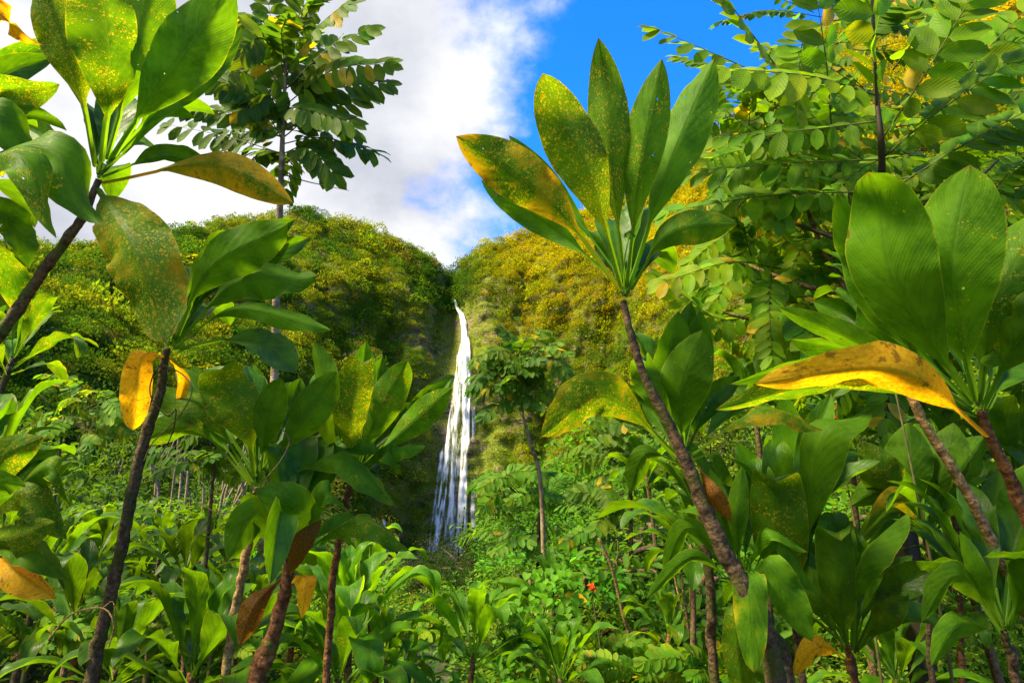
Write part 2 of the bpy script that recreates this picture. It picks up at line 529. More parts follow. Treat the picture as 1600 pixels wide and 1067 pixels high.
def cliff(az, t, disp=True):
    az = np.asarray(az, float)
    t = np.asarray(t, float)
    z1 = np.interp(az, az_t, zt_t)
    r1 = np.interp(az, az_t, r1_t)
    r0 = np.interp(az, az_b, r0_b)
    fall = np.exp(-((az - A715) / 5.0) ** 2)           # sheer wall round the waterfall
    p = 1.35 + 1.3 * fall
    tt = np.clip(t, 0, 1)
    r = r0 + (r1 - r0) * tt ** p
    z = Z0 + (z1 - Z0) * tt
    gul = np.exp(-((az - (A706 + 0.9 * (1 - tt))) / 1.35) ** 2)
    r = r + gul * (6.0 * smooth(0.5, 0.8, tt) + 1.0)
    # buttress left of the fall
    r = r - 0.0 * np.exp(-((az - A706 + 6.5) / 3.2) ** 2) * smooth(0.35, 0.8, tt)
    over = np.maximum(t - 1, 0)
    r = r + over * 220
    z = z - over * 60
    if disp:
        a = np.radians(az)
        P = np.stack([np.sin(a) * r, np.cos(a) * r, z], -1)
        amp = (1 - 0.72 * np.exp(-((az - A715) / 1.6) ** 2)) * smooth(0.0, 0.08, tt)
        n = (fbm(P / 32.0, 4, 3) - 0.5) * 30 + (fbm(P * np.array([1, 1, 0.16]) / 13.0, 3, 17) - 0.5) * 13.0 + (fbm(P * np.array([1, 1, 0.35]) / 9.0, 3, 11) - 0.5) * 8.0
        led = (np.abs(((z / 5.5 + 2.0 * fbm(P / 20.0, 2, 5)) % 1.0) - 0.5) - 0.25) * 2.6
        r = r - (n + led) * amp * (1 - smooth(0.8, 1.0, tt) * 0.55)
    a = np.radians(az)
    return np.stack([np.sin(a) * r, np.cos(a) * r, z], -1)


def cliff_at(px, py, off=0.0):
    """point where the sight line meets the undisturbed cliff, moved off metres towards the viewer"""
    a, e = az_of(px, py)
    lo, hi = 0.0, 1.0
    for _ in range(40):
        mid = (lo + hi) / 2
        p = cliff(a, mid, False)
        if (p[2] - CAMZ) / math.hypot(p[0], p[1]) > e:
            hi = mid
        else:
            lo = mid
    p = cliff(a, lo, True)
    h = math.hypot(p[0], p[1])
    return p * np.array([(h - off) / h, (h - off) / h, 1.0])


azs = np.concatenate([np.linspace(-150, -46, 90), np.linspace(-45.6, 46, 560), np.linspace(46.5, 125, 70)])
ts = np.concatenate([np.linspace(-0.05, 1, 150), np.linspace(1.02, 1.3, 8)])
AZ, TT = np.meshgrid(azs, ts, indexing='ij')
CV = cliff(AZ, TT)


def mat_cliff():
    m, t = new_mat('mossy_cliff')
    pos = t.n('ShaderNodeNewGeometry').outputs['Position']
    st = t.n('ShaderNodeMapping', {'Vector': pos, 'Scale': (1.0, 1.0, 0.16)}).outputs[0]
    ly = t.n('ShaderNodeMapping', {'Vector': pos, 'Scale': (0.18, 0.18, 1.3)}).outputs[0]
    a = t.noise(st, 0.55, 7.0, 0.62)
    b = t.noise(pos, 0.11, 4.0)
    l = t.noise(ly, 0.9, 5.0, 0.6)
    f = t.noise(pos, 1.6, 6.0, 0.65)
    rock = t.mix(t.rng(l, 0.38, 0.6), (0.06, 0.038, 0.022), (0.26, 0.185, 0.115))
    rock = t.mix(t.rng(a, 0.45, 0.7), rock, (0.11, 0.068, 0.034))
    moss = t.mix(t.rng(f, 0.35, 0.65), (0.05, 0.085, 0.004), (0.20, 0.23, 0.010))
    mk = t.rng(t.m('ADD', t.m('MULTIPLY', a, 0.6), t.m('MULTIPLY', b, 0.55)), 0.46, 0.58)
    c = t.mix(mk, rock, moss)
    h = t.m('ADD', t.m('MULTIPLY', a, 1.2), t.m('ADD', l, t.m('MULTIPLY', f, 0.6)))
    bp = t.n('ShaderNodeBump', {'Height': h, 'Strength': 1.0, 'Distance': 1.2})
    p = t.n('ShaderNodeBsdfPrincipled', {'Base Color': c, 'Roughness': 0.85, 'Specular IOR Level': 0.25, 'Normal': bp.outputs[0]})
    t.n('ShaderNodeOutputMaterial', {'Surface': p.outputs[0]})
    return m


o = add('cliff', np_mesh('cliff', CV.reshape(-1, 3), grid_faces(len(azs), len(ts)), mat_cliff()))
tag(o, 'steep green valley wall ringing the waterfall', kind='structure')


def ground_z(x, y):
    d = np.hypot(x, y)
    s = smooth(8, 110, d)
    p = np.stack([np.asarray(x, float), np.asarray(y, float), np.zeros_like(np.asarray(x, float))], -1)
    return Z0 * s - 0.06 * np.clip(d - 4, 0, 56) * smooth(-8, 6, np.asarray(y, float)) + (fbm(p / 9.0, 3, 21) - 0.5) * 1.2 * smooth(2, 12, d)


gx = np.sign(np.linspace(-1, 1, 141)) * np.abs(np.linspace(-1, 1, 141)) ** 2.2 * 700
GX, GY = np.meshgrid(gx, gx, indexing='ij')
GV = np.stack([GX, GY, ground_z(GX, GY)], -1).reshape(-1, 3)


def mat_ground():
    m, t = new_mat('leaf_litter')
    pos = t.n('ShaderNodeNewGeometry').outputs['Position']
    a = t.noise(pos, 6.0, 6.0, 0.65)
    b = t.noise(pos, 0.5, 4.0)
    c = t.mix(t.rng(a, 0.35, 0.65), (0.02, 0.014, 0.007), (0.10, 0.065, 0.028))
    c = t.mix(t.rng(b, 0.4, 0.6), c, (0.03, 0.055, 0.008))
    bp = t.n('ShaderNodeBump', {'Height': a, 'Strength': 0.8, 'Distance': 0.05})
    p = t.n('ShaderNodeBsdfPrincipled', {'Base Color': c, 'Roughness': 0.9, 'Normal': bp.outputs[0]})
    t.n('ShaderNodeOutputMaterial', {'Surface': p.outputs[0]})
    return m


o = add('ground', np_mesh('ground', GV, grid_faces(141, 141)[:, ::-1].copy(), mat_ground()))
tag(o, 'dark forest floor covered in leaf litter', kind='structure')

# ------------------------------------------------------------------ waterfall
def mat_water(name, lo, hi, seed):
    m, t = new_mat(name)
    uv = t.n('ShaderNodeUVMap').outputs[0]
    s = t.n('ShaderNodeSeparateXYZ', {0: uv})
    q = t.n('ShaderNodeCombineXYZ', {0: t.m('MULTIPLY', s.outputs[0], 1.0), 1: t.m('MULTIPLY', s.outputs[1], 0.10), 2: float(seed)}).outputs[0]
    a = t.noise(q, 0.7, 5.0, 0.6)
    q2 = t.n('ShaderNodeCombineXYZ', {0: s.outputs[0], 1: t.m('MULTIPLY', s.outputs[1], 0.25), 2: float(seed) + 5}).outputs[0]
    b = t.noise(q2, 0.9, 6.0, 0.65)
    edge = t.n('ShaderNodeAttribute', attribute_name='Col')
    e = t.n('ShaderNodeSeparateColor', {0: edge.outputs['Color']})
    d = t.m('ADD', t.m('MULTIPLY', a, 0.65), t.m('MULTIPLY', b, 0.35))
    d = t.m('ADD', d, t.m('MULTIPLY', t.m('SUBTRACT', e.outputs[0], 1.0), 0.42))
    al = t.rng(d, lo, hi)
    p = t.n('ShaderNodeBsdfPrincipled', {'Base Color': (0.98, 0.96, 0.92, 1), 'Roughness': 0.6, 'Specular IOR Level': 0.2})
    tl = t.n('ShaderNodeBsdfTranslucent', {'Color': (0.93, 0.95, 0.97, 1)})
    pm = t.n('ShaderNodeMixShader', {0: 0.25, 1: p.outputs[0], 2: tl.outputs[0]})
    tr = t.n('ShaderNodeBsdfTransparent')
    mx = t.n('ShaderNodeMixShader', {0: al, 1: tr.outputs[0], 2: pm.outputs[0]})
    t.n('ShaderNodeOutputMaterial', {'Surface': mx.outputs[0]})
    return m


def water_sheet(rows, off, nu, seed, bulge=1.0):
    """rows: (py, left px, right px); a hanging sheet of water following the rock"""
    pys = np.linspace(rows[0][0], rows[-1][0], 90)
    l = np.interp(pys, [r[0] for r in rows], [r[1] for r in rows])
    r_ = np.interp(pys, [r[0] for r in rows], [r[2] for r in rows])
    V, U, C = [], [], []
    for i, py in enumerate(pys):
        cx = (l[i] + r_[i]) / 2
        P0 = cliff_at(cx, py, off)
        R = math.hypot(P0[0], P0[1])
        wid = (r_[i] - l[i]) / F * R * 0.985
        tang = np.array([P0[1], -P0[0], 0]) / R
        outw = -np.array([P0[0], P0[1], 0]) / R
        for k in range(nu):
            f = k / (nu - 1)
            n = vnoise(np.array([f * 5 + seed, P0[2] * 0.12, seed * 3.1]), seed) - 0.5
            V.append(P0 + tang * wid * (f - 0.5) + outw * (bulge * math.sin(f * math.pi) + n * 1.5))
            U.append(((f - 0.5) * wid + 40 * seed, P0[2]))
            C.append((min(1.0, min(f, 1 - f) * 4.0, 0.3 + i / 14.0),) * 3)
    return np.array(V), grid_faces(90, nu), np.array(C), np.array(U)


wf = bpy.data.objects.new('waterfall', None)
COL.objects.link(wf)
p = cliff_at(708, 838, 3.0)
wf.location = p
tag(wf, 'tall white waterfall dropping down the mossy cliff', kind='structure')
MW1, MW2, MW3 = mat_water('water_strand', 0.37, 0.56, 1), mat_water('water_veil', 0.45, 0.68, 2), mat_water('water_thin', 0.40, 0.58, 3)
sheets = [
    ([(458, 703, 709), (470, 706, 713), (482, 709, 718), (492, 714, 727), (505, 717, 732), (560, 718, 737), (600, 716, 737)], 2.5, MW1, 9, 1),
    ([(628, 733, 744), (650, 732, 749), (690, 731, 746)], 2.6, MW2, 7, 8), ([(735, 732, 744), (760, 731, 752), (862, 728, 756)], 2.6, MW2, 9, 9), ([(690, 686, 700), (715, 683, 697), (862, 664, 682)], 2.6, MW2, 7, 10),
    ([(490, 714, 734), (560, 719, 740), (640, 718, 738), (700, 717, 737), (760, 714, 734), (805, 710, 732), (862, 704, 734)], 3.4, MW1, 13, 2),
    ([(520, 712, 726), (600, 708, 724), (680, 704, 718), (760, 700, 713), (862, 692, 708)], 3.1, MW3, 9, 5),
    ([(500, 713, 738), (600, 708, 740), (640, 700, 740), (700, 692, 741), (760, 685, 742), (805, 680, 742), (862, 668, 746)], 2.4, MW2, 17, 3),
    ([(560, 713, 719), (610, 706, 716), (660, 697, 712), (720, 689, 706), (780, 682, 700), (862, 671, 690)], 3.0, MW3, 9, 4),
]
for rows, off, mt, nu, sd_ in sheets:
    V, Fq, C, U = water_sheet(rows, off, nu, sd_)
    me = np_mesh('fall_strand', V - p, Fq, mt, True, C, U)
    add('fall_strand', me, wf)
# thin side streams further down the rock to the west
for rows in ([(806, 597, 603), (830, 599, 607), (862, 601, 609)],):
    V, Fq, C, U = water_sheet(rows, 6.0 if rows[0][0] < 900 else 30, 6, 6, 0.2)
    q = V[-1]
    o = add('side_stream', np_mesh('side_stream', V - q, Fq, MW1, True, C, U))
    o.location = q
    tag(o, 'thin side stream on dark rock beside the main waterfall' if rows[0][0] < 900 else 'thin white trickle in the gully under the waterfall', kind='structure')

# ------------------------------------------------------------------ forest on the slopes (a far-off mass nobody could count)
PAL = np.array([[0.046, 0.110, 0.006], [0.075, 0.150, 0.006], [0.110, 0.185, 0.006], [0.185, 0.225, 0.006],
                [0.030, 0.070, 0.010], [0.140, 0.125, 0.014], [0.100, 0.165, 0.012]])


def clumps(name, label, az0, az1, n, rscale, cards, seed):
    r = np.random.default_rng(seed)
    m = n * 4
    a = r.uniform(az0, az1, m)
    t = r.uniform(0.0, 1.03, m)
    P = cliff(a, t)
    Pa = cliff(a + 0.25, t)
    Pt = cliff(a, t + 0.012)
    nr = np.cross(Pa - P, Pt - P)
    area = np.linalg.norm(nr, axis=1)
    nr = nr / area[:, None]
    flip = (nr[:, 0] * P[:, 0] + nr[:, 1] * P[:, 1]) > 0
    nr[flip] *= -1
    nr[nr[:, 2] < -0.2, 2] *= -1
    dist = np.linalg.norm(P, axis=1)
    w_ = area / np.percentile(area, 80)
    # bare rock round the fall and under the lip, ledges with little growing on them
    rockz = np.exp(-((a - A715) / 2.9) ** 2) * smooth(0.80, 0.60, t)
    fallz = np.exp(-((a - (A715 - 0.3)) / 1.25) ** 2) * smooth(0.84, 0.76, t)
    patch = smooth(0.50, 0.60, fbm(P * np.array([1, 1, 0.5]) / 14.0, 3, 31)) * np.exp(-((a - A715 - 2.0) / 9.0) ** 2) * smooth(0.95, 0.7, t)
    keep = (r.uniform(size=m) < np.clip(w_, 0.1, 1)) & (r.uniform(size=m) > 0.93 * rockz) & (fallz < 0.35) & (r.uniform(size=m) > 0.55 * patch)
    idx = np.where(keep)[0][:n]
    tone = fbm(P / 30.0, 3, 41)
    tone2 = fbm(P / 11.0, 2, 47)
    pos, rot, scl, ccol, pick = [], [], [], [], []
    for i in idx:
        steep = 1 - max(nr[i, 2], 0)
        big = (1 - 0.55 * smooth(0.75, 1.0, steep)) * (1 - 0.6 * math.exp(-((a[i] - A715) / 4.0) ** 2) * float(smooth(0.85, 0.7, t[i])))
        rad = rscale * r.lognormal(0.0, 0.40) * big
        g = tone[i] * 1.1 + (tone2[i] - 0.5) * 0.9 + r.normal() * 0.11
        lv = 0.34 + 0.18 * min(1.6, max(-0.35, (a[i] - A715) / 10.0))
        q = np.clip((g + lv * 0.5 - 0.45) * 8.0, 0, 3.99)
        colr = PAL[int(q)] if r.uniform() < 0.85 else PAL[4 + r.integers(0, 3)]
        sunny = float(smooth(0.5, 6.0, a[i] - A715) * smooth(62, 94, P[i, 2] + 40 * (tone2[i] - 0.5)))  # high crowns east of the fall: golden sunlight painted into the leaf colour
        painted_sun = 0.9 * sunny * r.uniform(0.6, 1.0)
        colr = colr * (1 - painted_sun) + np.array([0.43, 0.385, 0.004]) * painted_sun
        colr = colr * (1.3 if painted_sun < 0.3 else 1.1) * r.uniform(0.7, 1.3) * np.array([1 + 0.12 * r.normal(), 1, 1])
        lift = r.uniform(0, 2.6) if t[i] > 0.955 and r.uniform() < 0.5 else 0.0
        pos.append(P[i] + nr[i] * rad * 0.2 + np.array([0, 0, rad * 0.1 + lift]))
        ax = Vector(unit(nr[i] * 0.55 + np.array([0, 0, 1.0]) + r.normal(size=3) * 0.12))
        e = (ax.to_track_quat('Z', 'Y') @ Vector((0, 0, 1)).to_track_quat('Z', 'Y')).to_euler()
        qz = ax.to_track_quat('Z', 'Y')
        from mathutils import Quaternion
        e = (qz @ Quaternion((0, 0, 1), r.uniform(0, 6.28))).to_euler()
        rot.append((e.x, e.y, e.z))
        scl.append((rad * r.uniform(0.85, 1.2), rad * r.uniform(0.85, 1.2), rad * r.uniform(0.8, 1.35)))
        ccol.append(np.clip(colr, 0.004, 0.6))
        pick.append(int(r.integers(0, len(CLUMP_COL.objects))))
    me = bpy.data.meshes.new(name)
    me.vertices.add(len(pos))
    me.vertices.foreach_set('co', np.asarray(pos, np.float32).ravel())
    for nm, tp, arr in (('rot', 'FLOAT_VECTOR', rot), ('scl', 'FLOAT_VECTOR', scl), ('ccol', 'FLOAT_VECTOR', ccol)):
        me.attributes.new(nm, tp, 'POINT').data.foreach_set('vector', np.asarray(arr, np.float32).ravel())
    me.attributes.new('pick', 'INT', 'POINT').data.foreach_set('value', np.asarray(pick, np.int32))
    me.update()
    o = add(name, me)
    md = o.modifiers.new('scatter', 'NODES')
    md.node_group = SCATTER
    tag(o, label, 'forest', kind='stuff')


# a dozen leafy crowns, scattered over the slopes as instances
def mat_clump():
    m, t = new_mat('crown_foliage')
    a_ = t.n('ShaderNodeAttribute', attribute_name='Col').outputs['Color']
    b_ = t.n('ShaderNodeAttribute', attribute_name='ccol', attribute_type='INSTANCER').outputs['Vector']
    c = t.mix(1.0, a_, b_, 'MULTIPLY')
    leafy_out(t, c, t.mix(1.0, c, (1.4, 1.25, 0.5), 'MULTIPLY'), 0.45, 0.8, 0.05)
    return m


M_CLUMP = mat_clump()
CLUMP_COL = bpy.data.collections.new('crown_shapes')
rc = np.random.default_rng(202)
for k in range(12):
    n_ = 190
    d_ = rdir(n_, rc)
    d_[:, 2] = np.abs(d_[:, 2]) * 1.0 - 0.12
    sh_ = rc.uniform(0.5, 1.1, n_) ** 0.6
    lob_ = 0.62 + 0.75 * vnoise(d_ * 2.2 + k * 3.7, 5)
    c_ = d_ * (sh_ * lob_)[:, None] * np.array([1.15, 1.15, 0.95])
    s_ = rc.uniform(0.5, 1.2, n_) * (0.24 if k % 3 else 0.17)
    V, Fq, nv = leaf_cloud(c_, unit(rdir(n_, rc) + d_ * 0.7), unit(d_ + rdir(n_, rc) * 0.8), s_, s_ * 0.7, 0.15)
    cc_ = np.repeat(0.62 + 0.75 * rc.uniform(size=(n_, 1)) * np.ones((1, 3)), nv, 0)
    CLUMP_COL.objects.link(bpy.data.objects.new('leafy_crown', np_mesh('leafy_crown', V, Fq, M_CLUMP, False, cc_)))
SCATTER = bpy.data.node_groups.new('scatter', 'GeometryNodeTree')
SCATTER.interface.new_socket('Geometry', in_out='INPUT', socket_type='NodeSocketGeometry')
SCATTER.interface.new_socket('Geometry', in_out='OUTPUT', socket_type='NodeSocketGeometry')
g_ = SCATTER.nodes
gi, go = g_.new('NodeGroupInput'), g_.new('NodeGroupOutput')
ci = g_.new('GeometryNodeCollectionInfo')
ci.inputs['Collection'].default_value = CLUMP_COL
ci.inputs['Separate Children'].default_value = True
ci.inputs['Reset Children'].default_value = True
iop = g_.new('GeometryNodeInstanceOnPoints')
iop.inputs['Pick Instance'].default_value = True


def gattr(nm, tp):
    n_ = g_.new('GeometryNodeInputNamedAttribute')
    n_.data_type = tp
    n_.inputs['Name'].default_value = nm
    return n_.outputs['Attribute']


gl = SCATTER.links
e2r = g_.new('FunctionNodeEulerToRotation')
gl.new(gattr('rot', 'FLOAT_VECTOR'), e2r.inputs[0])
gl.new(gi.outputs[0], iop.inputs['Points'])
gl.new(ci.outputs[0], iop.inputs['Instance'])
gl.new(gattr('pick', 'INT'), iop.inputs['Instance Index'])
gl.new(e2r.outputs[0], iop.inputs['Rotation'])
gl.new(gattr('scl', 'FLOAT_VECTOR'), iop.inputs['Scale'])
gl.new(iop.outputs[0], go.inputs[0])

clumps('hillside_forest', 'dense green forest and ferns clothing the valley walls, golden sunlight painted into the upper eastern slope', -44, 44, 26000, 1.5, 66, 101)
clumps('side_forest', 'forest on the valley walls beside and behind the viewer', -150, -44, 900, 5.0, 40, 102)
clumps('side_forest', 'forest on the valley wall east of the viewer', 44, 125, 700, 5.0, 40, 103)


# ------------------------------------------------------------------ trees of the middle distance
def proto_tree(seed, h=6.0, crown_r=2.6, blobs=13, leaves=230, leaf=0.24, colr=(0.06, 0.13, 0.012), spread=0.75, bare=0.35, bark=None):
    r = np.random.default_rng(seed)
    parts = []
    top = np.array([r.uniform(-.4, .4), r.uniform(-.4, .4), h * 0.72])
    path = resample([(0, 0, -0.6), (r.uniform(-.15, .15), r.uniform(-.15, .15), h * 0.25), (top[0] * .6, top[1] * .6, h * 0.5), top], 14)
    V, f, uv = tube(path, [0.13, 0.10, 0.075, 0.03], 8, 0.15, 0, 1, seed)
    parts.append((V, f, None))
    Lv, Lf, Lc, off = [], [], [], 0
    for b in range(blobs):
        th = b * 2.4 + r.uniform(-.4, .4)
        zz = h * (bare + (1 - bare) * (b + 0.5) / blobs) * r.uniform(0.92, 1.05)
        rr = crown_r * spread * math.sqrt(max(0.05, 1 - ((zz / h - 0.62) / 0.55) ** 2)) * r.uniform(0.35, 1.0)
        c = np.array([math.cos(th) * rr, math.sin(th) * rr, zz * 0.95])
        st = path[np.argmin(np.abs(path[:, 2] - min(zz * 0.75, h * 0.7)))]
        V, f, uv = tube(resample([st, (st + c) / 2 + np.array([0, 0, 0.15]), c], 6), [0.045, 0.03, 0.012], 5, 0, 0, 1, b)
        parts.append((V, f, None))
        k = leaves
        d = rdir(k, r)
        br = crown_r * r.uniform(0.28, 0.48)
        sh = r.uniform(0.1, 1, k) ** 0.45
        cc = c + d * (br * sh * (0.7 + 0.6 * vnoise(d * 2.0 + b, seed)))[:, None] * np.array([1.15, 1.15, 0.75])
        ax = unit(d * 0.6 + rdir(k, r) + np.array([0, 0, -0.25]))
        nm = unit(np.array([0, 0, 1.0]) + rdir(k, r) * 0.7 + d * 0.3)
        s = r.uniform(0.6, 1.2, k) * leaf
        V, Fq, nv = leaf_cloud(cc, ax, nm, s, s * 0.5, 0.2, True)
        cl = np.array(colr) * r.uniform(0.75, 1.3) * (0.75 + 0.5 * r.uniform(size=(k, 1))) * np.array([1 + 0.15 * r.normal(), 1, 1])
        Lv.append(V)
        Lf.append(Fq + off)
        Lc.append(np.repeat(np.clip(cl, 0.004, 0.5), nv, 0))
        off += len(V)
    V, f, _ = merge(parts)
    tm = np_mesh('trunk', V, f, bark or M_BARK, True, None, np.zeros((len(V), 2)))
    cm = np_mesh('crown', np.vstack(Lv), np.vstack(Lf), M_SHRUB, True, np.vstack(Lc))
    return tm, cm


PROTO = [
    (proto_tree(1, leaf=0.24, colr=(0.085, 0.19, 0.012)), 'bright green leafy tree', 'bright'),
    (proto_tree(2, leaf=0.16, colr=(0.05, 0.085, 0.010), spread=0.95, blobs=16, leaves=260), 'dark olive fine leaved tree', 'olive'),
    (proto_tree(3, leaf=0.30, colr=(0.065, 0.155, 0.014), blobs=11), 'broad leaved mid green tree', 'broad'),
    (proto_tree(4, leaf=0.20, colr=(0.14, 0.21, 0.014), blobs=14), 'yellow green bushy tree', 'yellow'),
    (proto_tree(5, h=7, crown_r=2.0, leaf=0.22, colr=(0.07, 0.14, 0.012), bare=0.55, blobs=9, bark=M_BARK_PALE), 'slender tree with bare pale trunk', 'pale'),
]
SHRUB = []
for sd_, lf_, cl_, nm_ in ((21, 0.11, (0.10, 0.24, 0.012), 'bright broad leaved shrub'), (22, 0.075, (0.045, 0.11, 0.010), 'dark small leaved shrub'), (23, 0.14, (0.06, 0.16, 0.012), 'large leaved green shrub'), (24, 0.06, (0.17, 0.25, 0.014), 'yellow green fine shrub')):
    SHRUB.append((proto_tree(sd_, h=1.6, crown_r=0.95, blobs=12, leaves=130 if lf_ > 0.1 else 230, leaf=lf_, colr=cl_, spread=0.8, bare=0.12), nm_))
CAPX = [-200, 0, 120, 220, 300, 430, 520, 590, 620, 680, 740, 775, 800, 850, 900, 960, 1040, 1120, 1250, 1400, 1800]
CAPY = [600, 600, 590, 640, 680, 700, 750, 820, 868, 850, 836, 826, 785, 735, 700, 650, 580, 545, 545, 510, 460]


def place_tree(kind, px, d, top_py, where, wide=1.0, rot=None, dark=False):
    dirr = ray(px, 800)
    x, y = dirr[0] / dirr[1] * d, d
    gz = float(ground_z(np.array(x), np.array(y)))
    e = az_of(px, top_py)[1]
    ztop = CAMZ + math.hypot(x, y) * e
    h = max(0.8, ztop - gz)
    H = 7.0 if kind == 4 else 6.0
    if h < 2.6:
        (tm, cm), lab = SHRUB[kind % 4]
        H = 1.6
    else:
        (tm, cm), lab, key = PROTO[kind]
    s = h / H
    root = thing('shrub' if h < 2.6 else 'forest_tree', lab + ' ' + where, 'shrub' if h < 2.6 else 'tree', (x, y, gz), lab + 's ' + where)
    sx = s * wide if s > 0.35 else s * wide * 1.2
    root.scale = (sx, sx, s)
    root.rotation_euler = (random.uniform(-.06, .06), random.uniform(-.06, .06), random.uniform(0, 6.28) if rot is None else rot)
    t_ = add('trunk', tm, root)
    c_ = add('crown', cm, root)
    g = random.uniform(0.8, 1.2)
    c_.color = (g * random.uniform(0.85, 1.15), g, g, 1)
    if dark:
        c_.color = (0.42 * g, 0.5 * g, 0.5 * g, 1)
    return root


WHERE = {6.2: 'among the ti plants at the edge of the clearing', 8.5: 'in the front edge of the thicket', 11: 'in the dense scrub before the thicket', 14: 'low in the undergrowth in front of the gully', 20: 'in the thicket before the gully', 29: 'at the near lip of the gully', 42: 'halfway up the gully', 62: 'deep in the gully below the cliff', 95: 'at the foot of the cliff wall'}
rows_d = [6.2, 8.5, 11, 14, 20, 29, 42, 62, 95]
for k, d in enumerate(rows_d):
    f = max(0, k - 3) / (len(rows_d) - 4)
    f_ = k / (len(rows_d) - 1)
    px = -90.0
    while px < 1700:
        if d < 30 and 600 < px < 780:
            px += 180
            continue
        cap = np.interp(px, CAPX, CAPY)
        top = cap + (1 - f) ** 1.3 * (905 - cap) * (0.62 if d > 12 else 0.55) + abs(random.gauss(0, 22)) + (25 if d < 12 else 0) + (45 if d < 7 else 0)
        if 590 < px < 780:
            top = max(top, cap + (2 if d > 30 else 45))
        kind = random.choice([0, 1, 2, 3, 0, 1])
        if 160 < px < 540 and d >= 29:
            kind = random.choice([4, 4, 4, 1])
        if 590 < px < 790 and d >= 29:
            kind = 1
        if 790 < px < 1080 and d >= 29:
            kind = random.choice([0, 2, 0, 3])
        h_px = 0
        gzz = float(ground_z(np.array((px - 800) / F * d), np.array(float(d))))
        hh = max(0.9, CAMZ + d * az_of(px, top)[1] - gzz)
        place_tree(kind, px, d * random.uniform(0.9, 1.12), top, WHERE[d], random.uniform(1.0, 1.35) if kind != 4 else 0.8)
        px += max(34.0, (0.8 * hh if kind != 4 else 0.42 * hh) / d * F * random.uniform(0.75, 1.15))

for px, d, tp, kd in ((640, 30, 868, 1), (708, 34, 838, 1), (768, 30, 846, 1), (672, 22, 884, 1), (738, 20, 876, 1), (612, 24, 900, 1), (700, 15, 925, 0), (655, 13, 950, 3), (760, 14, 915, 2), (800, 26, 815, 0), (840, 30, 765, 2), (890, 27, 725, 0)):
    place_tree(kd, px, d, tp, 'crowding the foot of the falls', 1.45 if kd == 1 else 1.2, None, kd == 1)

# ------------------------------------------------------------------ low undergrowth (uncountable)
def undergrowth(name, label, n, leaf, k, colr, dens, seed, hmax=1.1, pxr=(-150, 1750), dr=(3.2, 15), narrow=0.55):
    r = np.random.default_rng(seed)
    Vs, Fs, Cs, off = [], [], [], 0
    for i in range(n):
        d = math.sqrt(r.uniform(dr[0] ** 2, dr[1] ** 2))
        px = r.uniform(*pxr)
        x, y = (px - 800) / F * d * 1.0, d
        gz = float(ground_z(np.array(x), np.array(y)))
        h = r.uniform(0.45, 1.0) * hmax
        cap = np.interp(px, CAPX, CAPY) + 10
        h = min(h, max(0.35, CAMZ + d * az_of(px, cap)[1] - gz))
        R = r.uniform(0.3, 0.55)
        kk = int(k * r.uniform(0.7, 1.3))
        dv = rdir(kk, r)
        sh = r.uniform(0, 1, kk) ** 0.4
        c = np.array([x, y, gz + h * 0.55]) + dv * sh[:, None] * np.array([R, R, h * 0.5]) * (0.7 + 0.6 * vnoise(dv * 2 + i, seed))[:, None]
        ax = unit(dv * 0.7 + rdir(kk, r) * 0.9 + np.array([0, 0, -0.1]))
        nm = unit(np.array([0, -0.15, 1.0]) + rdir(kk, r) * 0.65)
        s = r.uniform(0.6, 1.25, kk) * leaf * r.uniform(0.8, 1.25)
        V, Fq, nv = leaf_cloud(c, ax, nm, s, s * narrow, 0.22, True)
        cl = np.array(colr) * r.uniform(0.7, 1.35) * (0.75 + 0.5 * r.uniform(size=(kk, 1))) * np.array([1 + 0.2 * r.normal(), 1, 1])
        Vs.append(V)
        Fs.append(Fq + off)
        Cs.append(np.repeat(np.clip(cl, 0.004, 0.5), nv, 0))
        off += len(V)
    o = add(name, np_mesh(name, np.vstack(Vs), np.vstack(Fs), M_SHRUB, True, np.vstack(Cs)))
    tag(o, label, 'undergrowth', kind='stuff')


undergrowth('broadleaf_undergrowth', 'tangle of bright broad leaved undergrowth on the forest floor', 210, 0.075, 270, (0.075, 0.19, 0.012), 1, 5)
undergrowth('fine_undergrowth', 'fine leaved yellow green undergrowth', 130, 0.05, 330, (0.11, 0.19, 0.014), 1, 6, 0.95, (790, 1500), (4, 12), 0.35)
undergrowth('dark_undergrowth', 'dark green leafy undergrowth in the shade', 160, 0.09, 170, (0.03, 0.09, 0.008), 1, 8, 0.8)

# ------------------------------------------------------------------ ti plants
NL, NW = 30, 13


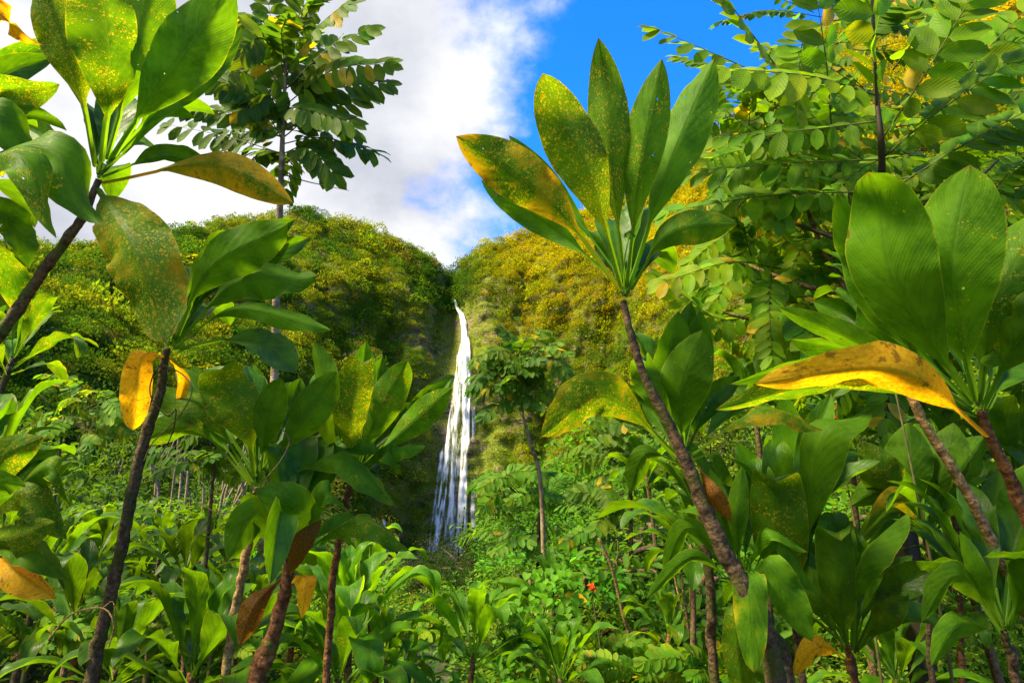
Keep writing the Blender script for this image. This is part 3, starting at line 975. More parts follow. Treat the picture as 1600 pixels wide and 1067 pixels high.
def leaf_geom(S, wdir, nface, width, pet=0.2, fold=0.35, curl=0.0, ext=0.0, wave=0.10, twist=0.0, seed=0, curldir=1.0, prof=(1.2, 0.85)):
    """one ti leaf along the spine S; wdir = direction across the blade, nface = side towards which the margins rise"""
    r = np.random.default_rng(seed)
    S = resample(S, 60)
    seg = np.linalg.norm(np.diff(S, axis=0), axis=1)
    L0 = seg.sum()
    L = L0 * (1 + ext)
    cum = np.concatenate([[0], np.cumsum(seg)])
    s = np.linspace(0, L, NL)
    T0 = unit(np.gradient(S, axis=0))
    P = np.zeros((NL, 3))
    T = np.zeros((NL, 3))
    W = np.zeros((NL, 3))
    s_c = L0 * (0.93 if ext > 0 else 0.80)
    for i in range(NL):
        f = min(s[i], L0)
        T[i] = unit(np.array([np.interp(f, cum, T0[:, k]) for k in range(3)]))
        if s[i] <= s_c or curl == 0:
            P[i] = [np.interp(f, cum, S[:, k]) for k in range(3)]
        wv = wdir - T[i] * np.dot(wdir, T[i])
        W[i] = unit(wv)
    for i in range(NL):
        u = s[i] / L
        Nn = np.cross(T[i], W[i])
        a = twist * u
        W[i] = W[i] * math.cos(a) + Nn * math.sin(a)
    sgn = 1.0 if np.dot(np.cross(T[NL // 2], W[NL // 2]), nface) > 0 else -1.0
    if curl:
        for i in range(NL):
            if s[i] > s_c:
                ang = curl * ((s[i] - s_c) / (L - s_c)) ** 0.8 * curldir * sgn
                Nn = np.cross(T[i], W[i])
                T[i] = unit(T[i] * math.cos(ang) + Nn * math.sin(ang))
                P[i] = P[i - 1] + T[i] * (s[i] - s[i - 1])
    N = np.cross(T, W) * sgn
    u = s / L
    ub = np.clip((u - pet) / (1 - pet), 0, 1)
    a_, b_ = prof
    pk = (a_ / (a_ + b_)) ** a_ * (b_ / (a_ + b_)) ** b_
    hw = width * 0.5 * ub ** a_ * (1 - ub) ** b_ / pk
    hw = np.maximum(hw, width * 0.055 * (1 - smooth(0.0, 0.12, ub)))
    hw[-1] = width * 0.006
    vv = np.linspace(-1, 1, NW)
    ph = r.uniform(0, 6.28, 4)
    fo = fold * (1 - 0.35 * ub)
    fo = np.where(ub <= 0, 0.9, fo)
    V = np.zeros((NL, NW, 3))
    UV = np.zeros((NL, NW, 2))
    side_w = r.uniform(0.8, 1.2, 2)
    fr = r.uniform(1.6, 3.2)
    for j, v in enumerate(vv):
        av = abs(v)
        h = hw * np.tan(fo) * av ** 1.25
        lat = hw * v * np.cos(fo * 0.6)
        sd_i = 0 if v < 0 else 1
        wv = wave * hw * side_w[sd_i] * av ** 2 * (np.sin(fr * 6.28 * ub + ph[sd_i]) + 0.5 * np.sin(fr * 2.3 * 6.28 * ub + ph[sd_i + 2]))
        wv = wv * smooth(0.02, 0.25, ub)
        wv = wv + 0.028 * hw * np.sin((ub - 0.32 * av ** 0.8) * 44 + ph[2]) * min(1.0, av * 2.5) * smooth(0.05, 0.3, ub)
        groove = -width * 0.012 * math.exp(-(v / 0.09) ** 2)
        V[:, j] = P + W * lat[:, None] + N * (h + wv + groove * (ub > 0))[:, None]
        UV[:, j, 0] = (v + 1) / 2
        UV[:, j, 1] = np.where(ub > 0, ub, (u - pet) / max(pet, 0.01) * 0.2)
    fc = grid_faces(NL, NW)
    if sgn > 0:
        fc = fc[:, ::-1].copy()
    return V.reshape(-1, 3), fc, UV.reshape(-1, 2)


def ti_stem(parent, pts, rad, mat, seed, ringstep=0.045, rough=0.34):
    P = resample(pts, 150)
    n_ = P.shape[0]
    P = P + (np.stack([fbm(np.stack([np.linspace(0, 9, n_), np.full(n_, seed * 1.7), np.full(n_, k * 9.1)], -1), 3, seed) for k in range(3)], -1) - 0.5) * 0.02
    V, f, uv = tube(P, [r_ * 0.52 for r_ in rad], 14, rough, 0.012, ringstep, seed)
    return add('stem', np_mesh('stem', V - np.array(parent.location), f, mat, True, None, uv), parent)


def leaf_obj(parent, V, f, uv, colr):
    o = add('leaf', np_mesh('leaf', V - np.array(parent.location), f, M_TI, True, None, uv), parent)
    o.color = colr
    return o


SEED = [100]


def ti_plant(label, d, stem, rad, leaves, bark=None, back=8, L_back=0.5, group=None, fill=True, crown=None, dend=None):
    """stem: pixel points from crown to the bottom of the picture, at depth d (to dend);
    leaves: (base px, base py, tip px, tip py, width px, options)"""
    bark = bark or M_BARK
    n = len(stem)
    dd = np.linspace(d, dend or d, n)
    pts = [at(px, py, q) for (px, py), q in zip(stem, dd)]
    low = pts[-1]
    dirn = pts[-1] - pts[-2]
    gz = float(ground_z(np.array(low[0]), np.array(low[1])))
    if low[2] > gz + 0.1:
        k = min(1.0, (low[2] - gz) / max(1e-3, -dirn[2])) * 0.5
        foot = np.array([low[0] + dirn[0] * k, low[1] + dirn[1] * k, gz - 0.05])
        pts.append(foot)
    foot = pts[-1]
    root = thing('ti_plant', label, 'plant', foot, group)
    SEED[0] += 1
    ti_stem(root, pts, [r / F * d for r in rad], bark, SEED[0])
    cr = at(*(crown or stem[0]), d)
    leaves = list(leaves)
    if fill:
        ups = sorted([l for l in leaves if l[3] < l[1] - 40 and (len(l) < 6 or (l[5].get('brn', 0) == 0 and l[5].get('yel', 0) < 0.5))], key=lambda l: l[2])
        for l1, l2 in zip(ups[:-1], ups[1:]):
            jx, jy = random.uniform(-10, 10), random.uniform(-25, 12)
            m1 = l1[5].get('mid', ((l1[0] + l1[2]) / 2, (l1[1] + l1[3]) / 2))
            m2 = l2[5].get('mid', ((l2[0] + l2[2]) / 2, (l2[1] + l2[3]) / 2))
            leaves.append(((l1[0] + l2[0]) / 2, (l1[1] + l2[1]) / 2, (l1[2] + l2[2]) / 2 + jx, (l1[3] + l2[3]) / 2 + jy, 0.42 * (l1[4] + l2[4]),
                           dict(mid=((m1[0] + m2[0]) / 2 + jx * 0.5, (m1[1] + m2[1]) / 2 + jy * 0.5), dz=random.uniform(0.12, 0.3), spot=random.uniform(0.05, 0.35), br=random.uniform(0.7, 1.05), curl=random.choice([0, 30, 60]))))
        leaves = [(l[0], l[1], l[2], l[3], l[4] * 0.9) + tuple(l[5:]) for l in leaves]
    for lf in leaves:
        bx, by, tx, ty, wpx = lf[:5]
        o = lf[5] if len(lf) > 5 else {}
        SEED[0] += 1
        r = np.random.default_rng(SEED[0])
        near = o.get('near', o.get('dz', 0.0) < 0.01)
        dz = o.get('dz', r.uniform(-0.12, 0.02))
        dl = o.get('d', d)
        B = at(bx, by, dl)
        T = at(tx, ty, dl + dz)
        mx, my = o.get('mid', ((bx + tx) / 2 + o.get('bend', (0, 0))[0], (by + ty) / 2 + o.get('bend', (0, 0))[1]))
        M = at(mx, my, dl + dz * 0.5 + o.get('mz', 0.06 * np.sign(dz) if dz else 0.0))
        tang = unit(T - B)
        view = unit((B + T) / 2 - CAM)
        ip = unit(np.cross(tang, view))
        phi = math.radians(o.get('phi', r.uniform(-22, 22)))
        wd = ip * math.cos(phi) + view * math.sin(phi)
        width = 0.78 * wpx / F * dl / max(0.35, math.cos(phi))
        nf = view if near else -view
        V, f, uv = leaf_geom([B, M, T], wd, nf, width, max(0.05, o.get('pet', 0.2) * 1.25), o.get('fold', r.uniform(0.42, 0.72)), math.radians(o.get('curl', 0)),
                             o.get('ext', 0.16 if o.get('curl', 0) > 60 else 0.0), o.get('wave', r.uniform(0.07, 0.2)), math.radians(o.get('twist', r.uniform(-12, 12))),
                             SEED[0], o.get('cdir', -1.0), o.get('prof', (1.15, 0.86)))
        leaf_obj(root, V, f, uv, (o.get('yel', 0.0), o.get('spot', 0.12), o.get('brn', 0.0), o.get('br', r.uniform(0.85, 1.15))))
    # leaves on the far side of the rosette
    for k in range(back):
        SEED[0] += 1
        r = np.random.default_rng(SEED[0])
        th = r.uniform(0.15, 0.85) * math.pi
        el = r.uniform(0.35, 1.1) if k % 2 else r.uniform(0.95, 1.35)
        D = np.array([math.cos(th) * math.cos(el), math.sin(th) * math.cos(el), math.sin(el)])
        L = L_back * r.uniform(0.8, 1.1)
        B = cr + D * 0.02
        M = B + D * L * 0.55 + np.array([0, 0, 0.05])
        T = B + D * L + np.array([0, 0, -0.16 * L * math.cos(el)])
        wd = unit(np.cross(D, np.array([0, 0, 1.0])))
        nf = unit(np.cross(wd, D))
        if nf[2] < 0:
            nf = -nf
        V, f, uv = leaf_geom([B, M, T], wd, nf, L * r.uniform(0.2, 0.27), 0.2, 0.4, r.uniform(0.2, 0.9), 0.0, 0.1, 0.0, SEED[0], -1.0)
        leaf_obj(root, V, f, uv, (0.0, r.uniform(0, 0.3), 0.0, r.uniform(0.8, 1.1)))
    return root


YS = dict(spot=0.85, yel=0.25)          # heavily flecked
SP = dict(spot=0.6)
LS = dict(spot=0.35)


def O(*ds, **k):
    r = {}
    for q in ds:
        r.update(q)
    r.update(k)
    return r


# plant with tall rosette whose stem leans out of the western edge
ti_plant('large ti plant with leaning brown stem and tall flecked leaves against the clouds', 1.95,
         [(152, 280), (128, 338), (92, 395), (45, 458), (-10, 535), (-90, 640), (-190, 780)], [9, 13, 15, 17, 20, 24, 28], [
    (148, 262, 62, -40, 92, O(YS, spot=0.95, yel=0.3, mid=(122, 130), dz=-0.18, pet=0.27, phi=12)),
    (160, 255, 150, -70, 118, O(SP, spot=0.62, mid=(172, 110), dz=-0.22, pet=0.2, phi=-6, br=1.15)),
    (166, 250, 250, -70, 104, O(LS, spot=0.5, mid=(205, 110), dz=-0.1, pet=0.2, phi=8, br=1.15)),
    (170, 252, 366, -20, 118, O(spot=0.15, mid=(245, 140), dz=-0.06, pet=0.2, phi=10, br=1.2, fold=0.3)),
    (168, 258, 378, 38, 84, O(spot=0.1, mid=(270, 150), dz=0.12, pet=0.22, phi=15, br=1.25)),
    (150, 255, 92, -30, 80, O(spot=0.1, mid=(118, 110), dz=0.25, pet=0.25, br=1.1)),
    (158, 284, 458, 318, 66, O(YS, spot=0.8, yel=0.55, mid=(330, 258), dz=-0.1, pet=0.27, phi=25, fold=0.5, twist=15)),
    (160, 278, 330, 258, 42, O(mid=(250, 246), dz=0.25, pet=0.25, phi=40)),
    (158, 270, 246, 236, 46, O(mid=(205, 222), dz=0.4, pet=0.4, phi=40, br=0.9)),
    (150, 292, 268, 540, 126, O(YS, spot=0.98, yel=0.36, mid=(208, 380), dz=-0.2, pet=0.06, phi=-18, fold=0.42, curl=25, prof=(0.6, 0.62))),
    (140, 288, 20, 190, 80, O(spot=0.3, mid=(70, 215), dz=0.3)),
], M_BARK, back=6, fill=False)

# plant standing just outside the western edge, only its leaves reach in
ti_plant('ti plant by the leaning stem with drooping leaf ends and yellow flecks', 1.7,
         [(-150, 300), (-165, 500), (-190, 800), (-200, 1000)], [14, 16, 20, 22], [
    (-140, 200, 58, 84, 66, O(YS, spot=0.9, yel=0.75, mid=(-30, 20), phi=20, fold=0.5, curl=30)),
    (-130, 260, 92, 140, 100, O(YS, spot=0.7, yel=0.15, mid=(0, 150), dz=0.2, phi=-15, curl=30)),
    (-140, 240, 95, 60, 80, O(spot=0.5, yel=0.1, mid=(0, 110), dz=0.4)),
    (-130, 250, 64, 264, 88, O(spot=0.2, mid=(-20, 175), phi=22, br=1.1)),
    (-130, 290, 143, 372, 96, O(LS, mid=(70, 230), phi=28, fold=0.55, curl=40, dz=-0.1, br=1.1)),
    (-130, 310, 88, 372, 62, O(SP, yel=0.25, mid=(20, 240), phi=48, dz=-0.25, br=1.1)),
    (-130, 320, 45, 420, 80, O(spot=0.3, yel=0.1, mid=(0, 330), dz=0.25)),
    (-130, 350, 40, 500, 70, O(spot=0.6, yel=0.3, mid=(0, 400), dz=0.3)),
], M_BARK, back=5)

ti_plant('slender mossy stemmed ti plant with one hanging bright yellow leaf', 2.15,
         [(262, 545), (250, 605), (228, 680), (205, 780), (185, 870), (160, 985), (140, 1075)], [10, 14, 16, 17, 18, 20, 24], [
    (272, 530, 455, 352, 104, O(spot=0.12, mid=(330, 420), pet=0.22, phi=10, br=1.1, dz=-0.1, fold=0.4, curl=20)),
    (268, 530, 452, 380, 92, O(spot=0.1, mid=(318, 440), pet=0.22, phi=10, br=0.95, dz=0.05)),
    (272, 535, 500, 440, 76, O(spot=0.15, mid=(375, 440), pet=0.24, phi=30, wave=0.25, curl=25, dz=-0.05)),
    (272, 542, 518, 516, 42, O(spot=0.2, mid=(370, 482), pet=0.25, phi=35, dz=-0.1)),
    (272, 550, 463, 582, 62, O(spot=0.2, mid=(388, 532), pet=0.28, phi=55, fold=0.3, dz=0.05)),
    (262, 535, 266, 392, 56, O(spot=0.1, mid=(282, 460), dz=0.3, phi=50)),
    (266, 540, 300, 420, 60, O(spot=0.1, mid=(300, 470), dz=0.3, phi=30)),
    (258, 545, 268, 470, 26, O(mid=(250, 500), pet=0.5, dz=0.1)),
    (262, 556, 207, 672, 62, O(yel=1.0, spot=0.1, mid=(222, 560), pet=0.1, phi=10, dz=-0.08, br=1.15, prof=(0.6, 0.5))),
    (264, 560, 278, 640, 26, O(yel=1.0, mid=(288, 590), pet=0.1, dz=0.15)),
], M_BARK_MOSS, back=5)

ti_plant('ti plant with broad dark flecked leaves above the fine tan stem beside the mossy one', 2.4,
         [(402, 760), (396, 810), (385, 870), (370, 950), (350, 1070)], [9, 12, 13, 14, 15], [
    (396, 752, 238, 612, 70, O(SP, spot=0.55, mid=(328, 650), pet=0.3, phi=-20, fold=0.45, curl=30, br=0.75)),
    (400, 745, 345, 588, 118, O(SP, spot=0.7, yel=0.05, mid=(385, 660), pet=0.2, phi=-10, curl=110, br=0.9)),
    (400, 735, 300, 570, 70, O(SP, spot=0.6, mid=(330, 640), dz=0.25, br=1.0)),
    (408, 735, 438, 588, 70, O(spot=0.28, mid=(418, 660), pet=0.18, phi=6, dz=-0.12, br=0.9, curl=25)),
    (414, 738, 528, 580, 84, O(spot=0.15, mid=(470, 660), pet=0.2, phi=10, dz=-0.06, br=1.05, curl=20)),
    (412, 735, 470, 590, 70, O(spot=0.12, mid=(450, 650), dz=0.2)),
    (392, 758, 212, 692, 54, O(SP, spot=0.5, yel=0.1, mid=(305, 672), pet=0.35, phi=30, dz=-0.15, br=0.8)),
    (415, 758, 618, 790, 56, O(SP, spot=0.5, yel=0.12, mid=(530, 716), pet=0.24, phi=35, dz=-0.2)),
    (418, 755, 600, 708, 44, O(spot=0.2, mid=(500, 705), pet=0.2, phi=45, dz=0.05, br=1.1)),
    (416, 750, 520, 708, 50, O(mid=(460, 695), dz=0.3, phi=45)),
], M_BARK_TAN, back=6)

ti_plant('ti plant with upright yellow flecked leaf fan in front of the waterfall cliff', 2.55,
         [(548, 748), (540, 800), (528, 850), (518, 930), (510, 1050)], [8, 10, 11, 11, 12], [
    (550, 735, 562, 566, 84, O(YS, spot=1.0, yel=0.33, mid=(548, 650), pet=0.1, phi=0, dz=-0.18, curl=100)),
    (556, 735, 640, 560, 78, O(SP, spot=0.5, yel=0.08, mid=(590, 650), pet=0.15, phi=8, curl=40)),
    (560, 738, 706, 606, 66, O(SP, spot=0.5, mid=(622, 680), pet=0.18, phi=18, fold=0.4)),
    (560, 735, 705, 592, 52, O(spot=0.2, mid=(625, 672), pet=0.2, phi=25, dz=0.15)),
    (556, 730, 572, 533, 66, O(spot=0.1, mid=(565, 630), dz=0.12, br=1.2)),
    (544, 735, 490, 532, 54, O(spot=0.2, mid=(520, 640), pet=0.2, phi=28, dz=-0.05, br=0.85)),
    (540, 738, 505, 590, 46, O(spot=0.15, mid=(508, 660), dz=-0.1, br=0.7)),
    (560, 745, 665, 696, 30, O(yel=0.3, mid=(610, 708), pet=0.3, phi=40, br=1.2)),
    (545, 745, 470, 640, 46, O(mid=(490, 690), dz=0.2)),
    (556, 748, 628, 740, 40, O(mid=(600, 700), phi=40, dz=-0.12, br=0.9)),
], M_BARK_RED, back=6)

ti_plant('ti plant with thick red brown stem, dead brown leaves and a torn yellow leaf', 2.15,
         [(452, 868), (446, 915), (432, 970), (415, 1030), (402, 1080)], [14, 19, 22, 25, 28], [
    (448, 878, 398, 766, 78, O(spot=0.05, mid=(462, 795), pet=0.14, phi=20, dz=-0.15, br=1.15, fold=0.3)),
    (446, 872, 352, 812, 60, O(spot=0.1, mid=(390, 790), pet=0.2, phi=25, dz=0.02, br=0.9)),
    (446, 870, 356, 876, 68, O(spot=0.1, yel=0.12, mid=(400, 805), pet=0.15, phi=25, dz=-0.2, br=1.1)),
    (452, 872, 422, 912, 64, O(spot=0.12, yel=0.18, mid=(440, 800), pet=0.15, phi=10, dz=-0.35, br=1.15)),
    (456, 866, 548, 800, 58, O(spot=0.1, mid=(500, 770), pet=0.18, phi=25, dz=-0.1, br=1.1)),
    (454, 864, 500, 760, 50, O(mid=(470, 800), dz=0.2)),
    (458, 870, 640, 860, 58, O(SP, yel=0.2, mid=(560, 815), pet=0.2, phi=30, dz=-0.05)),
    (456, 866, 590, 830, 40, O(mid=(530, 820), dz=0.25, phi=40)),
    (452, 905, 502, 812, 46, O(brn=1.0, mid=(462, 860), pet=0.08, phi=15, dz=-0.1)),
    (440, 902, 374, 1008, 54, O(brn=0.95, yel=0.5, mid=(400, 945), pet=0.06, phi=10, dz=-0.12)),
    (462, 898, 472, 966, 46, O(yel=1.0, mid=(478, 905), pet=0.05, phi=0, dz=-0.15, br=1.2, prof=(0.45, 0.75))),
    (380, 1000, 362, 1085, 10, O(brn=1.0, pet=0.8)),
], M_BARK_RED, back=6)

ti_plant('tall ti plant with orange flecked fan of leaves against blue sky', 1.85,
         [(976, 468), (985, 520), (1005, 580), (1040, 655), (1080, 745), (1120, 835), (1165, 930), (1215, 1070)], [9, 12, 13, 17, 21, 24, 28, 34], [
    (970, 455, 716, 214, 98, O(YS, spot=0.75, yel=0.44, mid=(862, 318), pet=0.26, phi=14, dz=-0.1, fold=0.35, curl=18)),
    (966, 440, 752, 282, 66, O(spot=0.1, yel=0.0, mid=(855, 350), pet=0.2, phi=10, dz=0.10, br=1.2)),
    (968, 432, 795, 212, 50, O(spot=0.1, mid=(870, 300), dz=0.2)),
    (972, 448, 842, 118, 108, O(YS, spot=0.95, yel=0.24, mid=(922, 280), pet=0.22, phi=-6, dz=-0.16, curl=50)),
    (976, 448, 938, 66, 84, O(SP, spot=0.72, yel=0.06, mid=(955, 250), pet=0.2, phi=4, dz=-0.10, curl=20)),
    (980, 450, 1034, 92, 80, O(LS, spot=0.5, mid=(1000, 270), pet=0.2, phi=-8, dz=-0.12, br=1.1)),
    (982, 448, 1116, 92, 92, O(spot=0.28, mid=(1038, 280), pet=0.2, phi=14, dz=-0.05, br=1.25)),
    (984, 452, 1152, 350, 56, O(SP, spot=0.4, yel=0.32, mid=(1045, 365), pet=0.22, phi=35, twist=50, dz=-0.1)),
    (980, 445, 1030, 372, 34, O(mid=(1010, 400), dz=0.35, br=0.8, phi=40)),
    (974, 440, 930, 372, 34, O(mid=(950, 400), dz=0.3, br=0.8, phi=40)),
    (974, 452, 985, 360, 24, O(mid=(975, 410), pet=0.7)),
    (1092, 728, 1142, 815, 36, O(brn=1.0, yel=0.6, mid=(1112, 770), pet=0.05, br=1.6, dz=-0.04)),
], M_BARK_MOSS, back=6, fill=False, dend=1.75)

ti_plant('ti plant with wide cupped leaves and an arching netted yellow leaf on a dark stem', 2.0,
         [(1068, 705), (1085, 760), (1105, 860), (1110, 960), (1120, 1075)], [10, 12, 14, 15, 16], [
    (1062, 715, 845, 682, 96, O(YS, spot=0.75, yel=0.35, mid=(945, 618), pet=0.22, phi=20, dz=-0.15, fold=0.3)),
    (1060, 720, 930, 640, 60, O(SP, spot=0.5, mid=(985, 640), pet=0.25, phi=30, dz=0.05)),
    (1066, 700, 1060, 486, 90, O(spot=0.1, mid=(1040, 600), pet=0.15, dz=0.1, phi=-15)),
    (1070, 700, 1095, 486, 84, O(spot=0.1, mid=(1090, 600), pet=0.15, dz=0.15, phi=15)),
    (1066, 705, 1098, 515, 108, O(LS, spot=0.3, mid=(1066, 610), pet=0.14, dz=-0.16, phi=8, fold=0.45, br=0.95)),
    (1058, 705, 1000, 565, 66, O(spot=0.25, mid=(1035, 630), pet=0.2, dz=-0.1, phi=-15, curl=115)),
    (1075, 712, 1285, 672, 52, O(YS, spot=0.6, yel=0.4, mid=(1190, 642), pet=0.22, phi=40, dz=-0.1)),
    (1075, 714, 1210, 640, 40, O(mid=(1150, 640), phi=50, dz=0.2, br=1.1)),
    (1060, 722, 985, 770, 44, O(mid=(1010, 710), phi=35, br=0.8)),
    (1072, 720, 1150, 760, 40, O(mid=(1120, 710), phi=35, br=0.8)),
], M_BARK_MOSS, back=6)

ti_plant('ti plant with giant smooth leaves and a folded golden yellow leaf', 1.55,
         [(1528, 640), (1552, 690), (1580, 750), (1620, 840), (1680, 960), (1740, 1080)], [13, 16, 18, 21, 24, 27], [
    (1520, 632, 1308, 302, 92, O(spot=0.08, mid=(1400, 500), pet=0.16, phi=20, dz=0.05, br=1.15)),
    (1518, 628, 1375, 262, 152, O(spot=0.12, mid=(1400, 440), pet=0.14, phi=4, dz=-0.08, br=1.1, fold=0.3, curl=60, ext=0.0, prof=(1.15, 0.72))),
    (1524, 628, 1515, 258, 150, O(spot=0.3, mid=(1490, 440), pet=0.14, phi=-4, dz=-0.14, br=1.1, fold=0.25, prof=(1.15, 0.72))),
    (1530, 630, 1640, 320, 140, O(SP, spot=0.55, mid=(1560, 470), pet=0.12, phi=-12, dz=-0.05, br=0.8)),
    (1534, 635, 1700, 430, 110, O(spot=0.3, mid=(1600, 520), dz=-0.15, br=0.9)),
    (1516, 636, 1350, 452, 84, O(mid=(1420, 590), phi=42, dz=0.12, br=0.85, fold=0.2)),
    (1516, 640, 1216, 480, 46, O(spot=0.15, mid=(1360, 545), pet=0.2, phi=30, dz=0.0, br=1.25)),
    (1520, 645, 1235, 530, 60, O(spot=0.1, mid=(1360, 560), pet=0.2, phi=40, dz=0.15, br=0.95)),
    (1556, 690, 1180, 600, 88, O(spot=0.4, yel=0.72, mid=(1405, 582), pet=0.2, phi=14, dz=-0.12, br=1.15, fold=0.6, wave=0.22, twist=-14, prof=(0.6, 0.75))),
    (1526, 652, 1118, 640, 56, O(YS, spot=0.6, yel=0.3, mid=(1330, 595), pet=0.2, phi=35, dz=-0.05)),
    (1528, 648, 1140, 600, 36, O(spot=0.2, mid=(1330, 560), pet=0.2, phi=40, dz=0.05)),
    (1536, 650, 1640, 590, 90, O(mid=(1590, 560), dz=0.1, br=0.8)),
    (1532, 648, 1552, 545, 40, O(mid=(1545, 600), pet=0.6)),
], M_BARK_RED, back=5, fill=False)

ti_plant('leaning tan stemmed ti plant partly hidden behind the golden leaf', 1.9,
         [(1405, 575), (1430, 625), (1470, 700), (1512, 775), (1562, 870), (1620, 985), (1660, 1080)], [11, 13, 14, 15, 16, 18, 20], [
    (1405, 580, 1270, 470, 70, O(mid=(1330, 500), dz=0.3, br=0.8)),
    (1405, 580, 1450, 420, 76, O(mid=(1440, 500), dz=0.3, br=0.8)),
    (1405, 582, 1300, 620, 60, O(mid=(1350, 570), dz=0.2, br=0.75)),
], M_BARK_TAN, back=6)

ti_plant('ti plant with two ribbed leaves hanging down over a dark mossy trunk', 1.95,
         [(1156, 905), (1180, 945), (1205, 1000), (1232, 1080)], [9, 18, 24, 30], [
    (1158, 915, 1108, 730, 40, O(spot=0.1, mid=(1135, 820), pet=0.2, phi=20, br=0.95)),
    (1160, 912, 1160, 728, 44, O(spot=0.1, mid=(1152, 820), pet=0.25, phi=5, dz=-0.1, br=0.95)),
    (1156, 912, 1062, 808, 62, O(spot=0.08, mid=(1110, 790), pet=0.25, phi=10, dz=-0.05, br=1.1, curl=30)),
    (1152, 915, 1036, 898, 36, O(mid=(1080, 825), pet=0.2, phi=35, br=1.0)),
    (1154, 918, 1010, 935, 26, O(mid=(1085, 870), pet=0.2, phi=40, br=1.0)),
    (1164, 908, 1262, 862, 36, O(mid=(1195, 830), pet=0.15, phi=35, dz=-0.1, br=1.2)),
    (1166, 912, 1278, 930, 52, O(mid=(1215, 840), pet=0.18, phi=25, dz=-0.08, br=1.05)),
    (1168, 912, 1270, 1002, 72, O(spot=0.1, yel=0.12, mid=(1200, 880), pet=0.12, phi=5, dz=-0.18, br=1.15, fold=0.25)),
    (1162, 914, 1178, 1050, 66, O(spot=0.2, yel=0.34, mid=(1170, 900), pet=0.06, phi=0, dz=-0.25, br=1.15, fold=0.2, prof=(0.55, 0.5))),
    (1158, 930, 1165, 1110, 64, O(SP, yel=0.1, mid=(1150, 960), pet=0.06, phi=10, dz=-0.1, br=0.8)),
], M_BARK_MOSS, back=6)

ti_plant('dark ti plant with huge cupped flecked leaf behind the two hanging ribbed leaves', 2.15,
         [(1235, 930), (1245, 990), (1255, 1080)], [9, 11, 12], [
    (1236, 925, 1212, 742, 118, O(SP, spot=0.55, yel=0.18, mid=(1220, 850), pet=0.05, phi=0, dz=-0.12, br=0.7, curl=110, ext=0.14, prof=(0.5, 0.4))),
    (1240, 920, 1225, 612, 92, O(spot=0.1, mid=(1245, 760), pet=0.15, phi=10, dz=0.25, br=1.1)),
    (1236, 920, 1150, 690, 80, O(spot=0.1, mid=(1205, 800), pet=0.15, phi=-10, dz=0.3, br=1.15)),
    (1250, 925, 1362, 655, 96, O(spot=0.1, mid=(1285, 690), pet=0.22, phi=15, dz=-0.05, br=0.8, curl=30)),
    (1252, 930, 1375, 720, 60, O(spot=0.1, mid=(1290, 780), pet=0.25, phi=40, dz=0.1, br=0.8)),
], M_BARK_MOSS, back=6)

ti_plant('glossy dark ti plant with folded over leaf tips in front of the tan stem', 2.05,
         [(1325, 1010), (1330, 1045), (1340, 1085)], [9, 11, 12], [
    (1326, 1015, 1302, 826, 78, O(spot=0.3, yel=0.1, mid=(1312, 930), pet=0.14, phi=0, dz=-0.12, br=0.7, curl=115, ext=0.16, prof=(0.6, 0.42))),
    (1330, 1015, 1420, 800, 56, O(spot=0.1, mid=(1345, 880), pet=0.25, phi=45, dz=-0.05, br=0.95)),
    (1334, 1015, 1372, 840, 60, O(spot=0.1, mid=(1352, 920), pet=0.2, phi=15, dz=0.05, br=0.75)),
    (1336, 1018, 1468, 882, 76, O(SP, spot=0.4, mid=(1385, 930), pet=0.3, phi=10, dz=0.02, br=0.65)),
    (1338, 1018, 1420, 930, 60, O(SP, spot=0.45, mid=(1380, 960), pet=0.2, phi=10, dz=-0.1, br=0.65)),
    (1322, 1018, 1262, 880, 60, O(spot=0.1, mid=(1280, 940), pet=0.2, phi=15, br=0.8)),
    (1330, 1030, 1240, 1056, 40, O(yel=0.8, mid=(1280, 1010), dz=-0.1, phi=30)),
    (1336, 1020, 1500, 1000, 50, O(mid=(1420, 960), dz=0.1, phi=40, br=0.9)),
], M_BARK_RED, back=7)

ti_plant('ti plant at the eastern edge with long shiny leaves under the brown stem', 1.8,
         [(1570, 985), (1580, 1030), (1590, 1085)], [10, 13, 16], [
    (1568, 985, 1440, 972, 50, O(mid=(1500, 900), phi=35, dz=-0.1, br=0.95)),
    (1566, 988, 1430, 876, 62, O(mid=(1495, 890), phi=30, dz=0.1, br=0.9)),
    (1572, 985, 1536, 870, 86, O(mid=(1610, 880), phi=15, dz=-0.1, br=1.05, fold=0.3)),
    (1566, 980, 1500, 830, 40, O(mid=(1530, 900), phi=20, br=1.1)),
    (1570, 978, 1660, 700, 110, O(spot=0.1, mid=(1590, 840), phi=20, dz=0.1, br=0.8)),
    (1572, 980, 1560, 730, 80, O(spot=0.2, mid=(1555, 850), phi=10, dz=0.3, br=0.7)),
    (1564, 990, 1455, 1040, 46, O(mid=(1500, 975), phi=30, dz=-0.15, br=1.1)),
    (1576, 985, 1640, 900, 90, O(mid=(1610, 900), dz=-0.15, br=1.0)),
], M_BARK_MOSS, back=7)

